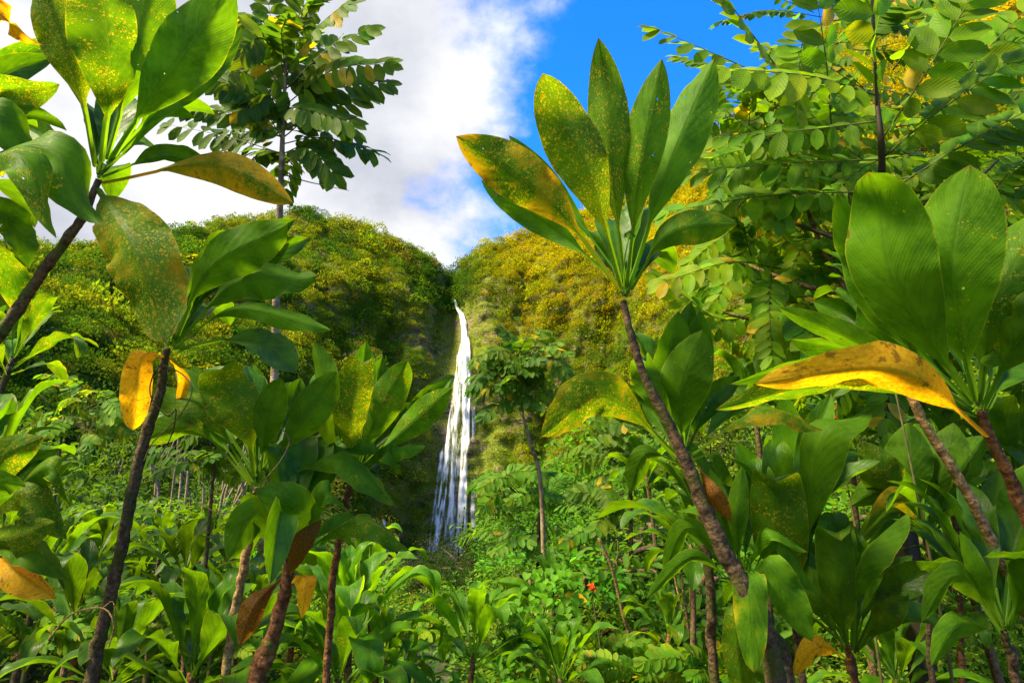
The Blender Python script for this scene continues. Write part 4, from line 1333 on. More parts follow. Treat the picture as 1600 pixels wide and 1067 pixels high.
ti_plant('broad dark ti plant tucked behind the tan stem', 2.5,
         [(1445, 830), (1455, 900), (1460, 1080)], [8, 9, 10], [
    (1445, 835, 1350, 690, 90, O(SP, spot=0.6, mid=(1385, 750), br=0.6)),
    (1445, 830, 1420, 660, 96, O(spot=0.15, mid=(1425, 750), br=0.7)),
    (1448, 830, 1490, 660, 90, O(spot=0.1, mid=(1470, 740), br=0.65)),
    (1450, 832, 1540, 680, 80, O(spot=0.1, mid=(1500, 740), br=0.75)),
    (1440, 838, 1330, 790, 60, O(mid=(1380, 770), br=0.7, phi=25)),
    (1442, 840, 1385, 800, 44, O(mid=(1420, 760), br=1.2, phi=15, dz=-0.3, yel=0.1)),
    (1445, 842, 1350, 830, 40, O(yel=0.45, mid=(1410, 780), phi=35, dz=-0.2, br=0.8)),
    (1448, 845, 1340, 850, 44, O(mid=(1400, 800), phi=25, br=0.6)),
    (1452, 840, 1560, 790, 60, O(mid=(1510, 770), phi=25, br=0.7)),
], M_BARK_MOSS, back=6)

ti_plant('netted yellow flecked ti plant leaning in beside the low ti bed', 1.9,
         [(-55, 830), (-60, 900), (-62, 1080)], [10, 12, 14], [
    (-50, 830, 68, 682, 84, O(YS, spot=0.8, yel=0.12, mid=(-10, 730), phi=10, dz=-0.05)),
    (-48, 832, 112, 720, 52, O(SP, spot=0.6, yel=0.1, mid=(40, 760), phi=20)),
    (-48, 836, 110, 792, 54, O(SP, spot=0.5, mid=(70, 730), phi=25)),
    (-48, 838, 40, 758, 60, O(spot=0.1, mid=(-10, 760), phi=30, dz=-0.2, br=1.2)),
    (-50, 842, 104, 842, 70, O(YS, spot=0.7, mid=(30, 770), phi=20, dz=-0.1, br=0.85)),
    (-50, 845, 86, 815, 70, O(YS, spot=0.8, yel=0.15, mid=(20, 840), phi=10, dz=-0.15, br=0.85)),
    (-50, 850, 105, 905, 60, O(spot=0.3, mid=(40, 850), phi=40, br=0.9)),
    (-52, 855, 88, 935, 56, O(yel=0.9, spot=0.4, mid=(20, 890), phi=35, dz=-0.1)),
    (-52, 835, 20, 620, 60, O(mid=(-25, 730), dz=0.2)),
], M_BARK, back=5)

ti_plant('vine hung ti plant with a yellow drooping leaf beside red blossom', 4.4,
         [(862, 925), (868, 990), (872, 1075)], [5, 6, 6], [
    (862, 930, 872, 888, 34, O(spot=0.1, yel=0.1, mid=(862, 905), br=1.3)),
    (864, 930, 912, 895, 24, O(mid=(885, 905), br=1.1)),
    (864, 935, 918, 940, 18, O(yel=0.95, mid=(895, 930), br=1.2)),
    (858, 932, 776, 908, 26, O(yel=0.1, mid=(815, 915), br=1.3)),
    (858, 935, 770, 938, 24, O(mid=(812, 925), br=1.1)),
    (858, 938, 800, 965, 20, O(mid=(825, 930), br=1.1)),
    (864, 936, 902, 920, 30, O(yel=0.2, mid=(885, 915), br=0.8)),
    (860, 928, 840, 895, 26, O(mid=(846, 910), br=0.9)),
], M_BARK, back=6, L_back=0.3)

# ---- smaller rosettes: a few prototypes, copied with all their leaves
def rosette(seed, n, L, el0, el1, spot, lw=0.2):
    r = np.random.default_rng(seed)
    out = []
    for k in range(n):
        f = k / (n - 1)
        th = k * 2.39996 + r.uniform(-.25, .25)
        el = math.radians(el0 + (el1 - el0) * f + r.uniform(-8, 8))
        l = L * (0.75 + 0.3 * math.sin(f * math.pi)) * r.uniform(0.88, 1.12)
        D = np.array([math.cos(th) * math.cos(el), math.sin(th) * math.cos(el), math.sin(el)])
        Hh = np.array([math.cos(th), math.sin(th), 0])
        B = np.array([0, 0, -0.10 + 0.11 * f]) + D * 0.015
        M = B + D * l * 0.55 + np.array([0, 0, 0.06 * l])
        T = B + D * l * 0.92 + Hh * l * 0.06 + np.array([0, 0, -0.22 * l * math.cos(el)])
        wd = unit(np.cross(D, np.array([0, 0, 1.0])))
        nf = unit(np.cross(wd, D))
        if nf[2] < 0:
            nf = -nf
        V, fc, uv = leaf_geom([B, M, T], wd, nf, l * lw * r.uniform(0.85, 1.15), 0.18, r.uniform(0.25, 0.5), math.radians(r.uniform(5, 125)), 0.0,
                              r.uniform(0.08, 0.22), math.radians(r.uniform(-15, 15)), seed * 50 + k, -1.0)
        yel = 0.9 if (k == 0 and r.uniform() < 0.3) else (0.25 if (k < 4 and r.uniform() < 0.35) else 0.0)
        out.append((np_mesh('leaf', V, fc, M_TI, True, None, uv), (yel, min(1, max(0, r.normal(spot, 0.12))), 0.0, 1.0)))
    return out


ROS = [rosette(11, 17, 0.52, -5, 82, 0.12), rosette(12, 15, 0.50, 5, 80, 0.3), rosette(13, 19, 0.55, -15, 84, 0.08), rosette(14, 14, 0.46, 12, 78, 0.45), rosette(15, 16, 0.50, -8, 75, 0.15, 0.24)]
STEMS = []
for sdx in range(3):
    V, f, uv = tube(resample([(0, 0, 0.0), (0.01, 0.02, -0.35), (-0.02, 0.0, -0.7), (0.0, 0.01, -1.1)], 40), [0.014, 0.018, 0.02, 0.024], 9, 0.2, 0.08, 0.016, sdx)
    STEMS.append(np_mesh('stem', V, f, [M_BARK, M_BARK_MOSS, M_BARK_RED][sdx], True, None, uv))
ROSN = [0]


def small_ti(px, py, d, kind, label, group=None, s=1.0, br=1.0, lean=0.12):
    p = at(px, py, d)
    root = thing('ti_plant', label, 'plant', p, group)
    root.rotation_euler = (random.uniform(-lean, lean), random.uniform(-lean, lean), random.uniform(0, 6.28))
    root.scale = (s, s, s)
    ROSN[0] += 1
    st = add('stem', STEMS[ROSN[0] % 3], root)
    gz = float(ground_z(np.array(p[0]), np.array(p[1])))
    st.scale = (1, 1, max(0.25, (p[2] - gz + 0.05) / 1.1 / s))
    for me, c in ROS[kind]:
        o = add('leaf', me, root)
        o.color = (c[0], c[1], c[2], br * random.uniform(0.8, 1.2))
    return root


BED = 'low ti plants in the bed round the mossy stem'
bed = [(60, 905, 3.6, 0), (25, 980, 2.9, 2), (120, 985, 3.0, 1), (150, 880, 4.3, 2), (215, 905, 4.0, 0), (250, 860, 5.0, 4), (75, 845, 5.2, 1), (290, 900, 3.6, 2), (320, 960, 3.0, 1), (250, 985, 2.8, 4),
       (180, 1045, 2.5, 0), (70, 1055, 2.4, 3), (300, 1050, 2.5, 2), (330, 850, 5.2, 0), (10, 840, 5.0, 2), (270, 825, 6.3, 2), (200, 840, 6.0, 1), (375, 905, 4.2, 4), (130, 830, 6.5, 0), (400, 1000, 3.2, 2),
       (460, 1015, 3.0, 0), (470, 930, 3.8, 1), (340, 800, 7.0, 0), (90, 800, 7.2, 4)]
for i, (px, py, d, k) in enumerate(bed):
    if i in (1, 4, 8, 9, 11, 15, 18, 20, 22):
        continue
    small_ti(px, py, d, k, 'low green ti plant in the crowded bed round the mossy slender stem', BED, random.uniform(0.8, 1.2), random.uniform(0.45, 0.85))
small_ti(545, 990, 3.1, 2, 'bushy bright ti plant below the upright yellow flecked fan', None, 1.15, 1.25)
small_ti(575, 925, 3.7, 0, 'green ti plant with spreading leaves just below the side stream', None, 1.15, 1.15)
small_ti(600, 1030, 3.4, 3, 'flecked ti plant low beside the bushy bright one', None, 0.9, 1.1)
small_ti(530, 1060, 2.8, 1, 'ti plant on the ground under the bushy bright one', None, 1.0, 1.0)
small_ti(740, 1020, 3.6, 2, 'bright ti plant on the ground in front of the gully', None, 1.05, 1.3)
small_ti(875, 1060, 3.4, 0, 'ti plant at the foot of the vine', None, 0.9, 1.1)
small_ti(1010, 745, 6.5, 1, 'distant ti plant behind the arching netted leaf', None, 1.2, 1.1)
small_ti(1045, 990, 3.6, 3, 'small ti plant beside the red flowering scrub', None, 0.85, 0.9)
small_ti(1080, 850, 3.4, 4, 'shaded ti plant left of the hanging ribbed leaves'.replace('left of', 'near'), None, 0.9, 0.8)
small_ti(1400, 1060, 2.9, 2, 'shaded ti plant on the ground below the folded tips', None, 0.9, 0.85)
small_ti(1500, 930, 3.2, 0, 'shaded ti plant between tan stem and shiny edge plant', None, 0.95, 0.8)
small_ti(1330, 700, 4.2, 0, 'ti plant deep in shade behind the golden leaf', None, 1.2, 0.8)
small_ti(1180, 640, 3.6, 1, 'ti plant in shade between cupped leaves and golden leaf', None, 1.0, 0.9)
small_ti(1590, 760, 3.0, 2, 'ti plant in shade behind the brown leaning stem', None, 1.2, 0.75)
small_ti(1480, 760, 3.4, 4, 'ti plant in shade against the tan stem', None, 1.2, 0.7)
small_ti(20, 560, 3.2, 3, 'flecked ti plant behind the leaning brown stem', None, 1.1, 1.0)

# ------------------------------------------------------------------ trees with feathered (pinnate) leaves
def leaflet_mesh(seed, colr, L=1.0, wd=0.5):
    n, m = 6, 5
    u = np.linspace(0, 1, n)
    hw = wd * 0.5 * (u ** 0.6 * (1 - u) ** 0.5) / (0.545 ** 0.6 * 0.455 ** 0.5)
    hw[0] = 0.02
    hw[-1] = 0.006
    V, U = [], []
    r = np.random.default_rng(seed)
    for i in range(n):
        for v in np.linspace(-1, 1, m):
            V.append((hw[i] * v, u[i] * L, 0.10 * abs(v) * hw[i] * 2 - 0.10 * u[i] ** 2 + 0.02 * math.sin(u[i] * 7 + v + seed)))
            U.append(((v + 1) / 2, u[i]))
    return np.array(V), grid_faces(n, m)[:, ::-1].copy(), np.array(U), np.array(colr)


def frond_frames(B, M, T, n, up):
    S = resample([B, M, T], 40)
    seg = np.concatenate([[0], np.cumsum(np.linalg.norm(np.diff(S, axis=0), axis=1))])
    tt = np.linspace(0.16, 1.0, n) * seg[-1]
    P = np.stack([np.interp(tt, seg, S[:, k]) for k in range(3)], -1)
    Tn = unit(np.stack([np.interp(tt, seg, np.gradient(S, axis=0)[:, k]) for k in range(3)], -1))
    side = unit(np.cross(Tn, up))
    nrm = np.cross(side, Tn)
    return S, P, Tn, side, nrm, seg[-1]


LM = {}


def frond(parent, B, M, T, pairs, leaf_len, colr, up, single, seed, twig=M_TWIG, droop=0.25, color_mul=(1, 1, 1, 1)):
    """one feathered leaf; single=True builds each leaflet as an object of its own"""
    r = np.random.default_rng(seed)
    base = np.array(parent.location)
    S, P, Tn, side, nrm, L = frond_frames(B, M, T, pairs, up)
    Vr, fr, uvr = tube(S[::3], [leaf_len * 0.035, leaf_len * 0.022, leaf_len * 0.010], 5)
    items = []
    for i in range(pairs):
        f = i / (pairs - 1)
        sz = leaf_len * (0.72 + 0.5 * math.sin(math.pi * (0.18 + 0.62 * f))) * r.uniform(0.85, 1.12)
        sides = (-1, 1) if i < pairs - 1 else (-1, 1, 0)
        for sgn in sides:
            ang = math.radians(r.uniform(58, 82) - 25 * f) if sgn else 0.0
            dv = Tn[i] * math.cos(ang) + side[i] * sgn * math.sin(ang) - nrm[i] * droop * r.uniform(0.4, 1.3) + np.array([0, 0, -0.10]) + r.normal(size=3) * 0.07
            dv = unit(dv)
            nn = unit(nrm[i] + r.normal(size=3) * 0.22)
            sd_ = unit(np.cross(dv, nn))
            nn = np.cross(sd_, dv)
            items.append((P[i], np.stack([sd_, dv, nn], 1) * sz))
    if single:
        if 'one' not in LM:
            V, f, U, _ = leaflet_mesh(1, (1, 1, 1))
            LM['one'] = np_mesh('leaflet', V, f, M_LEAFLET, True, np.tile([1.0, 1.0, 1.0], (len(V), 1)), U)
        fo = add('frond', np_mesh('frond', Vr - base, fr, twig, True, None, uvr), parent)
        from mathutils import Matrix
        for p, A in items:
            o = add('leaflet', LM['one'], fo)
            m4 = np.eye(4)
            m4[:3, :3] = A
            m4[:3, 3] = p - base
            o.matrix_local = Matrix(m4.tolist())
            g = r.uniform(0.8, 1.25)
            k = np.array(colr) * g * np.array([1 + 0.15 * r.normal(), 1, 1])
            if r.uniform() < 0.03:
                k = np.array([0.42, 0.30, 0.02])
            o.color = (float(max(0.005, k[0])), float(k[1]), float(k[2]), 1)
        return fo
    V0, f0, U0, _ = leaflet_mesh(seed, (1, 1, 1))
    Vs, Fs, Cs, Us, off = [], [], [], [], 0
    for p, A in items:
        Vs.append(V0 @ A.T + p - base)
        Fs.append(f0 + off)
        g = r.uniform(0.8, 1.25)
        k = np.array(colr) * g * np.array([1 + 0.15 * r.normal(), 1, 1])
        if r.uniform() < 0.03:
            k = np.array([0.42, 0.30, 0.02])
        Cs.append(np.tile(np.clip(k, 0.004, 0.6), (len(V0), 1)))
        Us.append(U0)
        off += len(V0)
    n0 = off
    Vs.append(Vr - base)
    Cs.append(np.tile([0.08, 0.09, 0.02], (len(Vr), 1)))
    Us.append(np.full((len(Vr), 2), 0.9))
    Fs = [np.vstack(Fs)] + [g + n0 for g in fr]
    fo = add('frond', np_mesh('frond', np.vstack(Vs), Fs, M_LEAFLET, True, np.vstack(Cs), np.vstack(Us)), parent)
    fo.color = color_mul
    return fo


def stick(parent, name, pts, rad, mat, sides=8, n=30):
    P = resample(pts, n)
    V, f, uv = tube(P, rad, sides, 0.15, 0, 1, 3)
    return add(name, np_mesh(name, V - np.array(parent.location), f, mat, True, None, uv), parent)


def ground_under(p):
    return np.array([p[0], p[1], float(ground_z(np.array(p[0]), np.array(p[1]))) - 0.05])


UPW = np.array([0, 0, 1.0])
TOCAM = unit(np.array([0, -0.85, 0.1]))

# --- large pinnate tree filling the eastern sky
d0 = 2.6
foot = ground_under(at(1400, 800, 3.4))
pt = thing('pinnate_tree', 'large tree with feathered bright green leaves over the giant smooth leaves', 'tree', foot)
stick(pt, 'trunk', [foot, at(1395, 700, 3.3), at(1385, 560, 3.1), at(1372, 400, 2.9), at(1378, 250, d0), at(1368, 130, d0), at(1362, -30, d0)],
      [0.07, 0.06, 0.045, 0.03, 0.014, 0.009, 0.006], M_DARKTWIG)
for a, b, c in (((1372, 400, 2.9), (1300, 370, 3.2), (1180, 330, 3.5)), ((1385, 520, 3.1), (1290, 400, 3.4), (1210, 160, 3.3)),
                ((1380, 480, 3.0), (1450, 360, 3.2), (1560, 250, 3.3)), ((1385, 560, 3.1), (1250, 520, 3.4), (1100, 480, 3.6)), ((1380, 460, 3.0), (1270, 450, 3.3), (1130, 400, 3.6)),
                ((1388, 580, 3.1), (1480, 480, 3.3), (1600, 430, 3.5))):
    stick(pt, 'branch', [at(*a), at(*b), at(*c)], [0.022, 0.014, 0.006], M_BARK if b[0] < 1300 else M_DARKTWIG, 7, 16)
G1, G2, G3 = (0.165, 0.285, 0.004), (0.125, 0.245, 0.004), (0.080, 0.185, 0.004)
near = [  # base, mid, tip (px,py), depth, depth at tip, pairs, leaflet length m, colour
    ((1370, 150), (1270, 120), (1138, 108), 2.55, 2.4, 9, 0.12, G1),
    ((1370, 165), (1365, 60), (1358, -70), 2.55, 2.3, 8, 0.15, G1),
    ((1378, 218), (1440, 125), (1512, 5), 2.55, 2.3, 8, 0.13, G2),
    ((1382, 245), (1460, 180), (1575, 100), 2.6, 2.4, 9, 0.13, G2),
    ((1400, 292), (1500, 230), (1620, 165), 2.7, 2.5, 9, 0.13, G3),
    ((1372, 190), (1240, 205), (1085, 215), 2.65, 2.75, 10, 0.11, G3),
    ((1372, 250), (1230, 255), (1080, 268), 2.7, 2.8, 10, 0.11, G3),
    ((1365, 300), (1210, 305), (1045, 330), 2.8, 2.9, 11, 0.11, G2),
    ((1240, 140), (1140, 95), (1032, 48), 2.9, 2.7, 9, 0.10, G2),
    ((1225, 120), (1165, 40), (1120, -25), 2.9, 2.6, 8, 0.11, G1),
    ((1300, 210), (1290, 90), (1270, -40), 2.9, 2.7, 9, 0.12, G3),
    ((1395, 110), (1440, 50), (1500, -10), 2.6, 2.4, 6, 0.12, G1),
    ((1460, 180), (1530, 90), (1600, 20), 2.8, 2.6, 8, 0.12, G2),
    ((1220, 420), (1140, 410), (1040, 440), 3.3, 3.1, 10, 0.11, G1),
    ((1210, 470), (1130, 500), (1040, 440), 3.4, 3.2, 9, 0.11, G2),
]
for i, (b, m, t, d1, d2, pr, ll, cg) in enumerate(near):
    frond(pt, at(*b, d1), at(*m, (d1 + d2) / 2 - 0.05), at(*t, d2), pr, ll, cg, unit(TOCAM + np.array([0, 0, 0.5])), i < 13, 300 + i)
r_ = np.random.default_rng(55)
for i in range(290):
    px = r_.uniform(1120, 1640)
    py = r_.uniform(20, 560)
    if px < 1250 and py < 150:
        py += 140
    if px > 1400 and py < 260 and r_.uniform() < 0.45:
        py += 260
    th = r_.uniform(0, 6.28)
    ln = r_.uniform(150, 260)
    dx, dy = math.cos(th) * ln, math.sin(th) * ln * 0.5 + 25
    if px + dx < 1060:
        dx = abs(dx)
    d1 = r_.uniform(3.0, 5.0)
    B = at(px, py, d1)
    T = at(px + dx, py + dy, d1 + r_.uniform(-0.5, 0.3))
    M = (B + T) / 2 + np.array([0, 0, 0.08])
    frond(pt, B, M, T, int(r_.integers(12, 16)), r_.uniform(0.078, 0.105), [G1, G2, G3, G3][i % 4], unit(UPW * 0.5 + TOCAM * r_.uniform(0.5, 1.2) + r_.normal(size=3) * 0.25), False, 400 + i)

# --- pinnate tree against the clouds
d0 = 4.6
foot = ground_under(at(425, 780, d0))
pt = thing('pinnate_tree', 'slim pale stemmed tree with dense feathered crown against the clouds', 'tree', foot)
stick(pt, 'trunk', [foot, at(426, 640, d0), at(431, 480, d0), at(437, 330, d0), at(441, 230, d0), at(446, 110, d0), at(452, 0, d0)], [0.036, 0.03, 0.027, 0.024, 0.018, 0.011, 0.006], M_BARK_PALE)
stick(pt, 'twig', [at(440, 272, d0), at(480, 284, d0 - .1), at(545, 298, d0 - .2)], [0.006, 0.004, 0.002], M_DARKTWIG, 5, 10)
TD = (0.065, 0.140, 0.010)
TL = (0.110, 0.200, 0.012)
fr_ = [((440, 240), (360, 215), (268, 196), 8, TD), ((441, 215), (370, 180), (285, 165), 9, TD), ((440, 190), (380, 140), (300, 120), 9, TD), ((441, 170), (390, 100), (330, 60), 9, TL),
       ((443, 150), (400, 70), (365, 25), 8, TL), ((445, 120), (425, 40), (415, -30), 9, TL), ((446, 110), (470, 30), (480, -40), 9, TL), ((446, 120), (490, 50), (540, 5), 9, TL),
       ((446, 140), (510, 80), (572, 48), 9, TL), ((445, 165), (520, 110), (600, 100), 10, TL), ((444, 185), (520, 140), (604, 130), 10, TD), ((443, 205), (510, 170), (570, 150), 9, TD),
       ((442, 225), (500, 215), (580, 235), 9, TD), ((442, 240), (480, 230), (520, 268), 8, TD), ((441, 240), (410, 235), (385, 262), 7, TD), ((441, 250), (455, 250), (448, 295), 6, TD),
       ((444, 180), (400, 110), (402, 90), 9, TL), ((445, 150), (460, 90), (520, 70), 9, TD), ((446, 110), (440, 50), (450, 30), 8, TD), ((443, 200), (420, 150), (380, 170), 8, TD), ((445, 140), (480, 120), (500, 140), 8, TD),
       ((445, 100), (410, 60), (380, 75), 8, TL), ((445, 170), (470, 170), (545, 190), 9, TL), ((442, 215), (400, 205), (330, 215), 9, TD)]
for k in range(5):
    hb = r_.uniform(60, 235)
    th = r_.uniform(0, 6.28)
    fr_.append(((443, hb), (443 + 60 * math.cos(th), hb - 40 + 10 * math.sin(th)), (443 + 125 * math.cos(th), hb - 35 + 45 * math.sin(th)), 9, [TD, TL][k % 2]))
for i, (b, m, t, pr, cg) in enumerate(fr_):
    dz = r_.uniform(-0.5, 0.5)
    frond(pt, at(*b, d0), at(*m, d0 + dz * 0.6), at(*t, d0 + dz), pr + 2, r_.uniform(0.13, 0.155), cg, unit(UPW * 0.25 + TOCAM * 1.0 + r_.normal(size=3) * 0.28), i < 12, 500 + i)

# --- sapling in front of the falls' cliff and feathered shrubs
def sapling(label, px0, py0, d, top, fronds, ll, cols, rad, bark, seed, mids=()):
    foot = ground_under(at(px0, py0, d))
    t = thing('sapling', label, 'tree', foot)
    stick(t, 'trunk', [foot] + [at(*m, d) for m in mids] + [at(*top, d)], rad, bark)
    r = np.random.default_rng(seed)
    for i, (b, tp, pr) in enumerate(fronds):
        dz = r.uniform(-0.5, 0.5) * d / 8
        B = at(*b, d)
        T = at(*tp, d + dz)
        M = (B + T) / 2 + np.array([0, 0, 0.12 * np.linalg.norm(T - B)])
        if np.linalg.norm(at(*top, d) - B) > 0.05:
            stick(t, 'twig', [at((b[0] * .5 + top[0] * .5), (b[1] * .5 + top[1] * .5), d), B], [ll * 0.05, ll * 0.03], bark, 5, 6) if abs(b[0] - top[0]) > 4 else None
        frond(t, B, M, T, pr, ll * r.uniform(0.85, 1.15), cols[i % len(cols)], unit(UPW * 0.6 + TOCAM * 1.0 + r.normal(size=3) * 0.25), False, seed * 10 + i)
    return t


fs = []
rs = np.random.default_rng(77)
for k in range(40):
    b = (rs.uniform(770, 850), rs.uniform(540, 635))
    th = rs.uniform(-math.pi, math.pi)
    fs.append((b, (b[0] + 55 * math.cos(th), b[1] + 26 * math.sin(th) - 4 + 14 * abs(math.cos(th))), 6))
fs += [((808, 555), (790, 520), 6), ((810, 555), (828, 525), 6), ((830, 610), (885, 620), 6), ((790, 590), (735, 588), 6), ((795, 600), (745, 622), 6)]
sapling('slender sapling with feathered leaves standing beside the waterfall', 850, 880, 8.0, (812, 600), fs, 0.14, [TL, (0.06, 0.15, 0.015), TD], [0.035, 0.03, 0.025, 0.015, 0.01], M_BARK_PALE, 71,
        [(846, 770), (828, 690), (818, 650)])
fs = []
for k in range(26):
    b = (rs.uniform(40, 170), rs.uniform(600, 690))
    th = rs.uniform(-math.pi, math.pi)
    fs.append((b, (b[0] + 70 * math.cos(th), b[1] + 24 * math.sin(th) - 8), 8))
sapling('bright feathered shrub on the slope behind the low ti bed', 100, 800, 7.0, (100, 650), fs, 0.11, [(0.12, 0.25, 0.014), (0.09, 0.21, 0.012), (0.16, 0.24, 0.012)], [0.03, 0.02, 0.012], M_BARK, 72)
fs = []
for k in range(20):
    b = (rs.uniform(270, 400), rs.uniform(640, 740))
    th = rs.uniform(-math.pi, math.pi)
    fs.append((b, (b[0] + 75 * math.cos(th), b[1] + 24 * math.sin(th) + 6), 8))
sapling('dark feathered shrub behind the mossy slender stem', 340, 850, 3.6, (335, 720), fs, 0.065, [TL, TD, (0.05, 0.13, 0.012)], [0.02, 0.014, 0.008], M_BARK, 73)
fs = []
for k in range(24):
    b = (rs.uniform(770, 900), rs.uniform(740, 860))
    th = rs.uniform(-math.pi, math.pi)
    fs.append((b, (b[0] + 55 * math.cos(th), b[1] + 22 * math.sin(th)), 7))
sapling('bright bushy sapling rooted below the cliff beside the falls', 838, 960, 9.0, (842, 800), fs, 0.15, [(0.11, 0.24, 0.014), (0.08, 0.20, 0.012)], [0.05, 0.04, 0.02], M_DARKTWIG, 74)
fs = []
for k in range(30):
    b = (rs.uniform(920, 1040), rs.uniform(660, 830))
    th = rs.uniform(-math.pi, math.pi)
    fs.append((b, (b[0] + 60 * math.cos(th), b[1] + 24 * math.sin(th)), 7))
sapling('leafy sapling behind the arching netted leaf', 980, 900, 7.0, (985, 740), fs, 0.12, [(0.08, 0.20, 0.012), TL, TD], [0.04, 0.03, 0.015], M_BARK, 75)
fs = []
for k in range(18):
    b = (rs.uniform(770, 850), rs.uniform(985, 1040))
    th = rs.uniform(-math.pi, math.pi)
    fs.append((b, (b[0] + 55 * math.cos(th), b[1] + 22 * math.sin(th)), 11))
sapling('low fern with fine fronds beside the vine', 800, 1060, 3.9, (805, 1040), fs, 0.045, [(0.09, 0.22, 0.012), (0.07, 0.18, 0.012)], [0.01, 0.008, 0.006], M_TWIG, 76)

rf = np.random.default_rng(31)
for j, (px, py, d, lab) in enumerate([(45, 1000, 3.0, 'bright fern arching over the low ti bed by the netted plant'), (240, 960, 3.0, 'fine fern beside the foot of the mossy slender stem'), (330, 1010, 3.0, 'fern in front of the red brown stem'),
                                      (650, 985, 4.5, 'small fern on the gully edge under the falls'), (940, 1010, 4.6, 'fern in the scrub under the red blossom'), (1000, 1050, 3.6, 'dark fern beside the thin brown stems'),
                                      (1440, 980, 3.4, 'fern in the gap between folded tips and shiny edge plant'), (1120, 1050, 3.2, 'fern at the base of the dark mossy trunk'), (175, 800, 5.5, 'tall fern at the back of the low ti bed')]):
    fs = []
    for k in range(13):
        th = k / 13 * 6.283 + rf.uniform(-.2, .2)
        R_ = 330.0 / d * rf.uniform(0.8, 1.15)
        fs.append(((px + 4 * math.cos(th), py + 10), (px + R_ * math.cos(th), py - R_ * (0.30 + 0.35 * math.sin(th) * 0.6) + 18), 13))
    sapling(lab, px, py + 30, d, (px, py + 12), fs, 0.055, [(0.10, 0.23, 0.006), (0.075, 0.185, 0.006), (0.14, 0.24, 0.006)], [0.02, 0.015, 0.01], M_TWIG, 900 + j)

# --- heart-leaved vine climbing the ti plant
vb = ground_under(at(860, 1060, 4.2))
vine = thing('climbing_vine', 'bright heart leaved vine climbing over the ti plant', 'vine', vb)
stick(vine, 'stem', [vb, at(868, 1010, 4.2), at(850, 960, 4.15), at(860, 915, 4.2), at(845, 890, 4.2)], [0.006, 0.006, 0.005, 0.005, 0.003], M_TWIG, 6, 24)
n, m = 8, 9
hu = np.linspace(0, 1, n)
hv, hf = [], grid_faces(n, m)
for i in range(n):
    wdt = 0.62 * math.sin(math.pi * min(1, 0.12 + 0.88 * hu[i]) ** 0.62) ** 0.8
    for v in np.linspace(-1, 1, m):
        back_ = -0.22 * abs(v) * (1 - hu[i]) * (1.4 - abs(v))
        hv.append((v * wdt * (1 - 0.0), hu[i] + back_, 0.12 * abs(v) - 0.18 * hu[i] ** 2))
hv = np.array(hv)
huv = np.stack([np.tile(np.linspace(0, 1, m), n), np.repeat(hu, m)], -1)
HEART = np_mesh('heart_leaf', hv, hf[:, ::-1].copy(), M_LEAFLET, True, np.tile([1.0, 1, 1], (len(hv), 1)), huv)
from mathutils import Matrix
rv = np.random.default_rng(9)
for k in range(110):
    t_ = rv.uniform(0, 1)
    c = at(858 + rv.normal() * (16 + 12 * math.sin(t_ * 3)), 880 + t_ * 150, 4.2 - abs(rv.normal()) * 0.08 - 0.05)
    ax = unit(np.array([rv.normal() * 0.5, -0.5, -0.75]))
    nn = unit(np.array([rv.normal() * 0.3, -0.7, 0.6]))
    sd_ = unit(np.cross(ax, nn))
    nn = np.cross(sd_, ax)
    m4 = np.eye(4)
    m4[:3, :3] = np.stack([sd_, ax, nn], 1) * rv.uniform(0.035, 0.06)
    m4[:3, 3] = c - vb
    o = add('leaf', HEART, vine)
    o.matrix_local = Matrix(m4.tolist())
    g = rv.uniform(0.8, 1.2)
    o.color = (0.12 * g, 0.32 * g, 0.014, 1)

# --- red blossoms
def blossom(px, py, d, s, label, n=9):
    c = at(px, py, d)
    foot = ground_under(c + np.array([0.05, 0.1, 0]))
    t = thing('flowering_stem', label, 'flower', foot)
    stick(t, 'stem', [foot, (foot + c) / 2 + np.array([0.05, 0, 0]), c], [0.008, 0.006, 0.003], M_TWIG, 6, 14)
    r = np.random.default_rng(int(px))
    for k in range(n):
        D = unit(rdir(1, r)[0] + np.array([0, -0.5, 0.4]))
        p = c + rdir(1, r)[0] * s * 0.5
        V, Fq, nv = leaf_cloud(np.array([p]) - foot, D[None], unit(np.array([[0.2, -0.5, 1.0]])), s, s * 0.7, 0.3, True)
        add('petal', np_mesh('petal', V, Fq, M_FLOWER), t)
    for k in range(6):
        D = unit(rdir(1, r)[0] + np.array([0, 0, -0.2]))
        V, Fq, nv = leaf_cloud(np.array([c + np.array([0, 0, -s])]) - foot, D[None], UPW[None], s * 2.2, s * 0.9, 0.2, True)
        add('leaf', np_mesh('leaf', V, Fq, M_SHRUB, True, np.tile([0.06, 0.16, 0.01], (len(V), 1))), t)


blossom(924, 918, 4.0, 0.028, 'orange red blossom cluster beside the vine', 14)
blossom(1384, 537, 2.4, 0.010, 'small scarlet blossom above the golden leaf', 8)
blossom(1304, 652, 2.8, 0.010, 'small scarlet blossom under the golden leaf', 7)

# --- bare canes and pale thin trunks
def cane(label, pts, d, rad, mat, cat='stem', group=None):
    P = [at(px, py, d) for px, py in pts]
    foot = ground_under(P[-1])
    t = thing('bare_stem', label, cat, foot, group)
    stick(t, 'stem', P + [foot], rad, mat, 7, 30)
    sidep = P[1]
    stick(t, 'twig', [sidep, sidep + np.array([0.04 * d / 4, 0, 0.06 * d / 4]), sidep + np.array([0.05 * d / 4, 0, 0.16 * d / 4])], [rad[0] * 0.5, rad[0] * 0.2], mat, 5, 8)


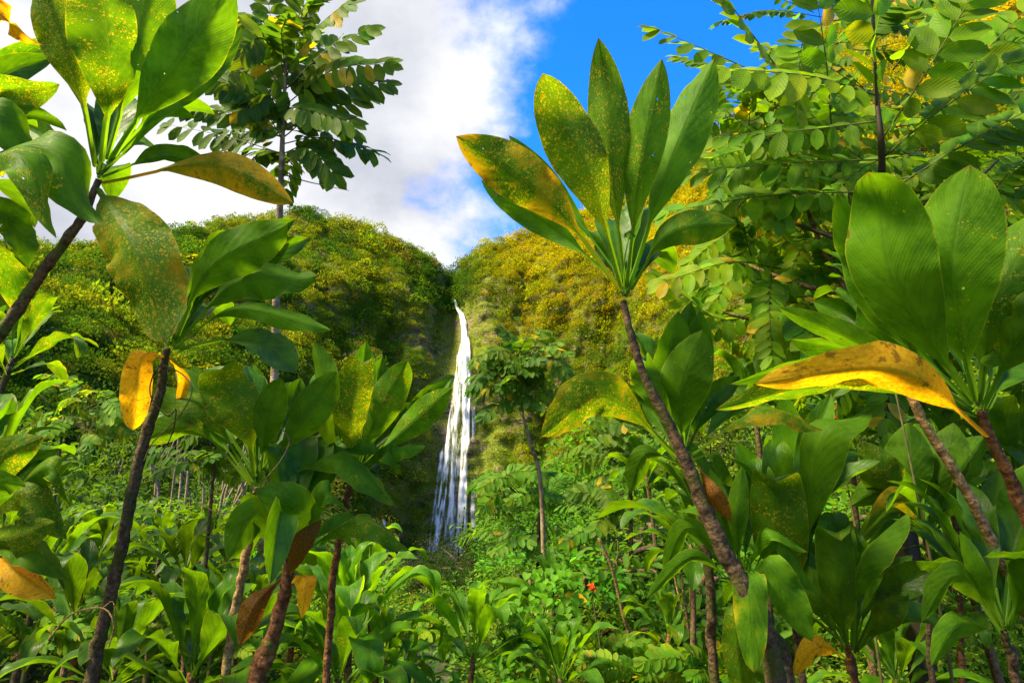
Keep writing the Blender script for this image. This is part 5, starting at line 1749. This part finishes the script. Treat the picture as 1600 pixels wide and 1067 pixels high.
cane('thin tan cane leaning in the scrub beside the red blossom', [(935, 840), (955, 885), (975, 965), (985, 1010)], 4.6, [0.010, 0.014, 0.016], M_BARK_TAN)
for i, (a, b, d) in enumerate([((1060, 840), (1090, 1060), 3.6), ((1045, 860), (1100, 1060), 3.9)]):
    cane('thin bare brown stem among the scrub by the dark mossy trunk', [a, ((a[0] + b[0]) / 2 - 4, (a[1] + b[1]) / 2), b], d, [0.006, 0.010, 0.012], M_BARK_TAN, 'stem', 'thin brown stems in the scrub')
rp = np.random.default_rng(4)
for i in range(24):
    px = rp.uniform(225, 470)
    py = rp.uniform(640, 740)
    ln = rp.uniform(50, 130)
    lean = rp.normal() * 0.22
    cane('thin pale leaning trunk in the grove behind the mossy stem', [(px + ln * (0.28 + lean), py), (px + ln * (0.10 + lean * .5), py + ln * 0.5), (px, py + ln)], rp.uniform(20, 36), [0.03, 0.05, 0.06], M_BARK_PALE, 'tree', 'pale leaning trunks in the grove')

# --- dry tendrils hanging among the leaves
def tendril(pts, d, rad, mat, label):
    P = [at(px, py, d + 0.02 * math.sin(i * 1.7)) for i, (px, py) in enumerate(pts)]
    t = thing('tendril', label, 'vine', P[-1])
    stick(t, 'stem', P, rad, mat, 5, 60)
    k = len(P) // 2
    stick(t, 'twig', [P[k], P[k] + np.array([0.03, 0, 0.02]), P[k] + np.array([0.045, 0.0, -0.03])], [rad[0] * .7, rad[0] * .3], mat, 4, 10)


tendril([(440, 668), (452, 690), (438, 720), (418, 745), (402, 775), (372, 795), (340, 800), (300, 780)], 2.2, [0.0022, 0.002], M_BARK_TAN, 'pale dry tendril curling across the broad dark flecked leaves')
tendril([(255, 565), (238, 590), (236, 620), (262, 650), (275, 640), (268, 680), (245, 720)], 2.05, [0.0022, 0.002], M_DARKTWIG, 'thin dark tendril wound round the hanging bright yellow leaf')
tendril([(255, 570), (285, 585), (300, 610), (280, 650), (240, 690), (225, 720)], 2.05, [0.0022, 0.002], M_TWIG, 'green tendril looping beside the mossy slender stem')
tendril([(75, 1000), (110, 960), (160, 950), (178, 975), (170, 1010)], 2.0, [0.003, 0.0025], M_BARK_TAN, 'dry looping tendril low in the ti bed')
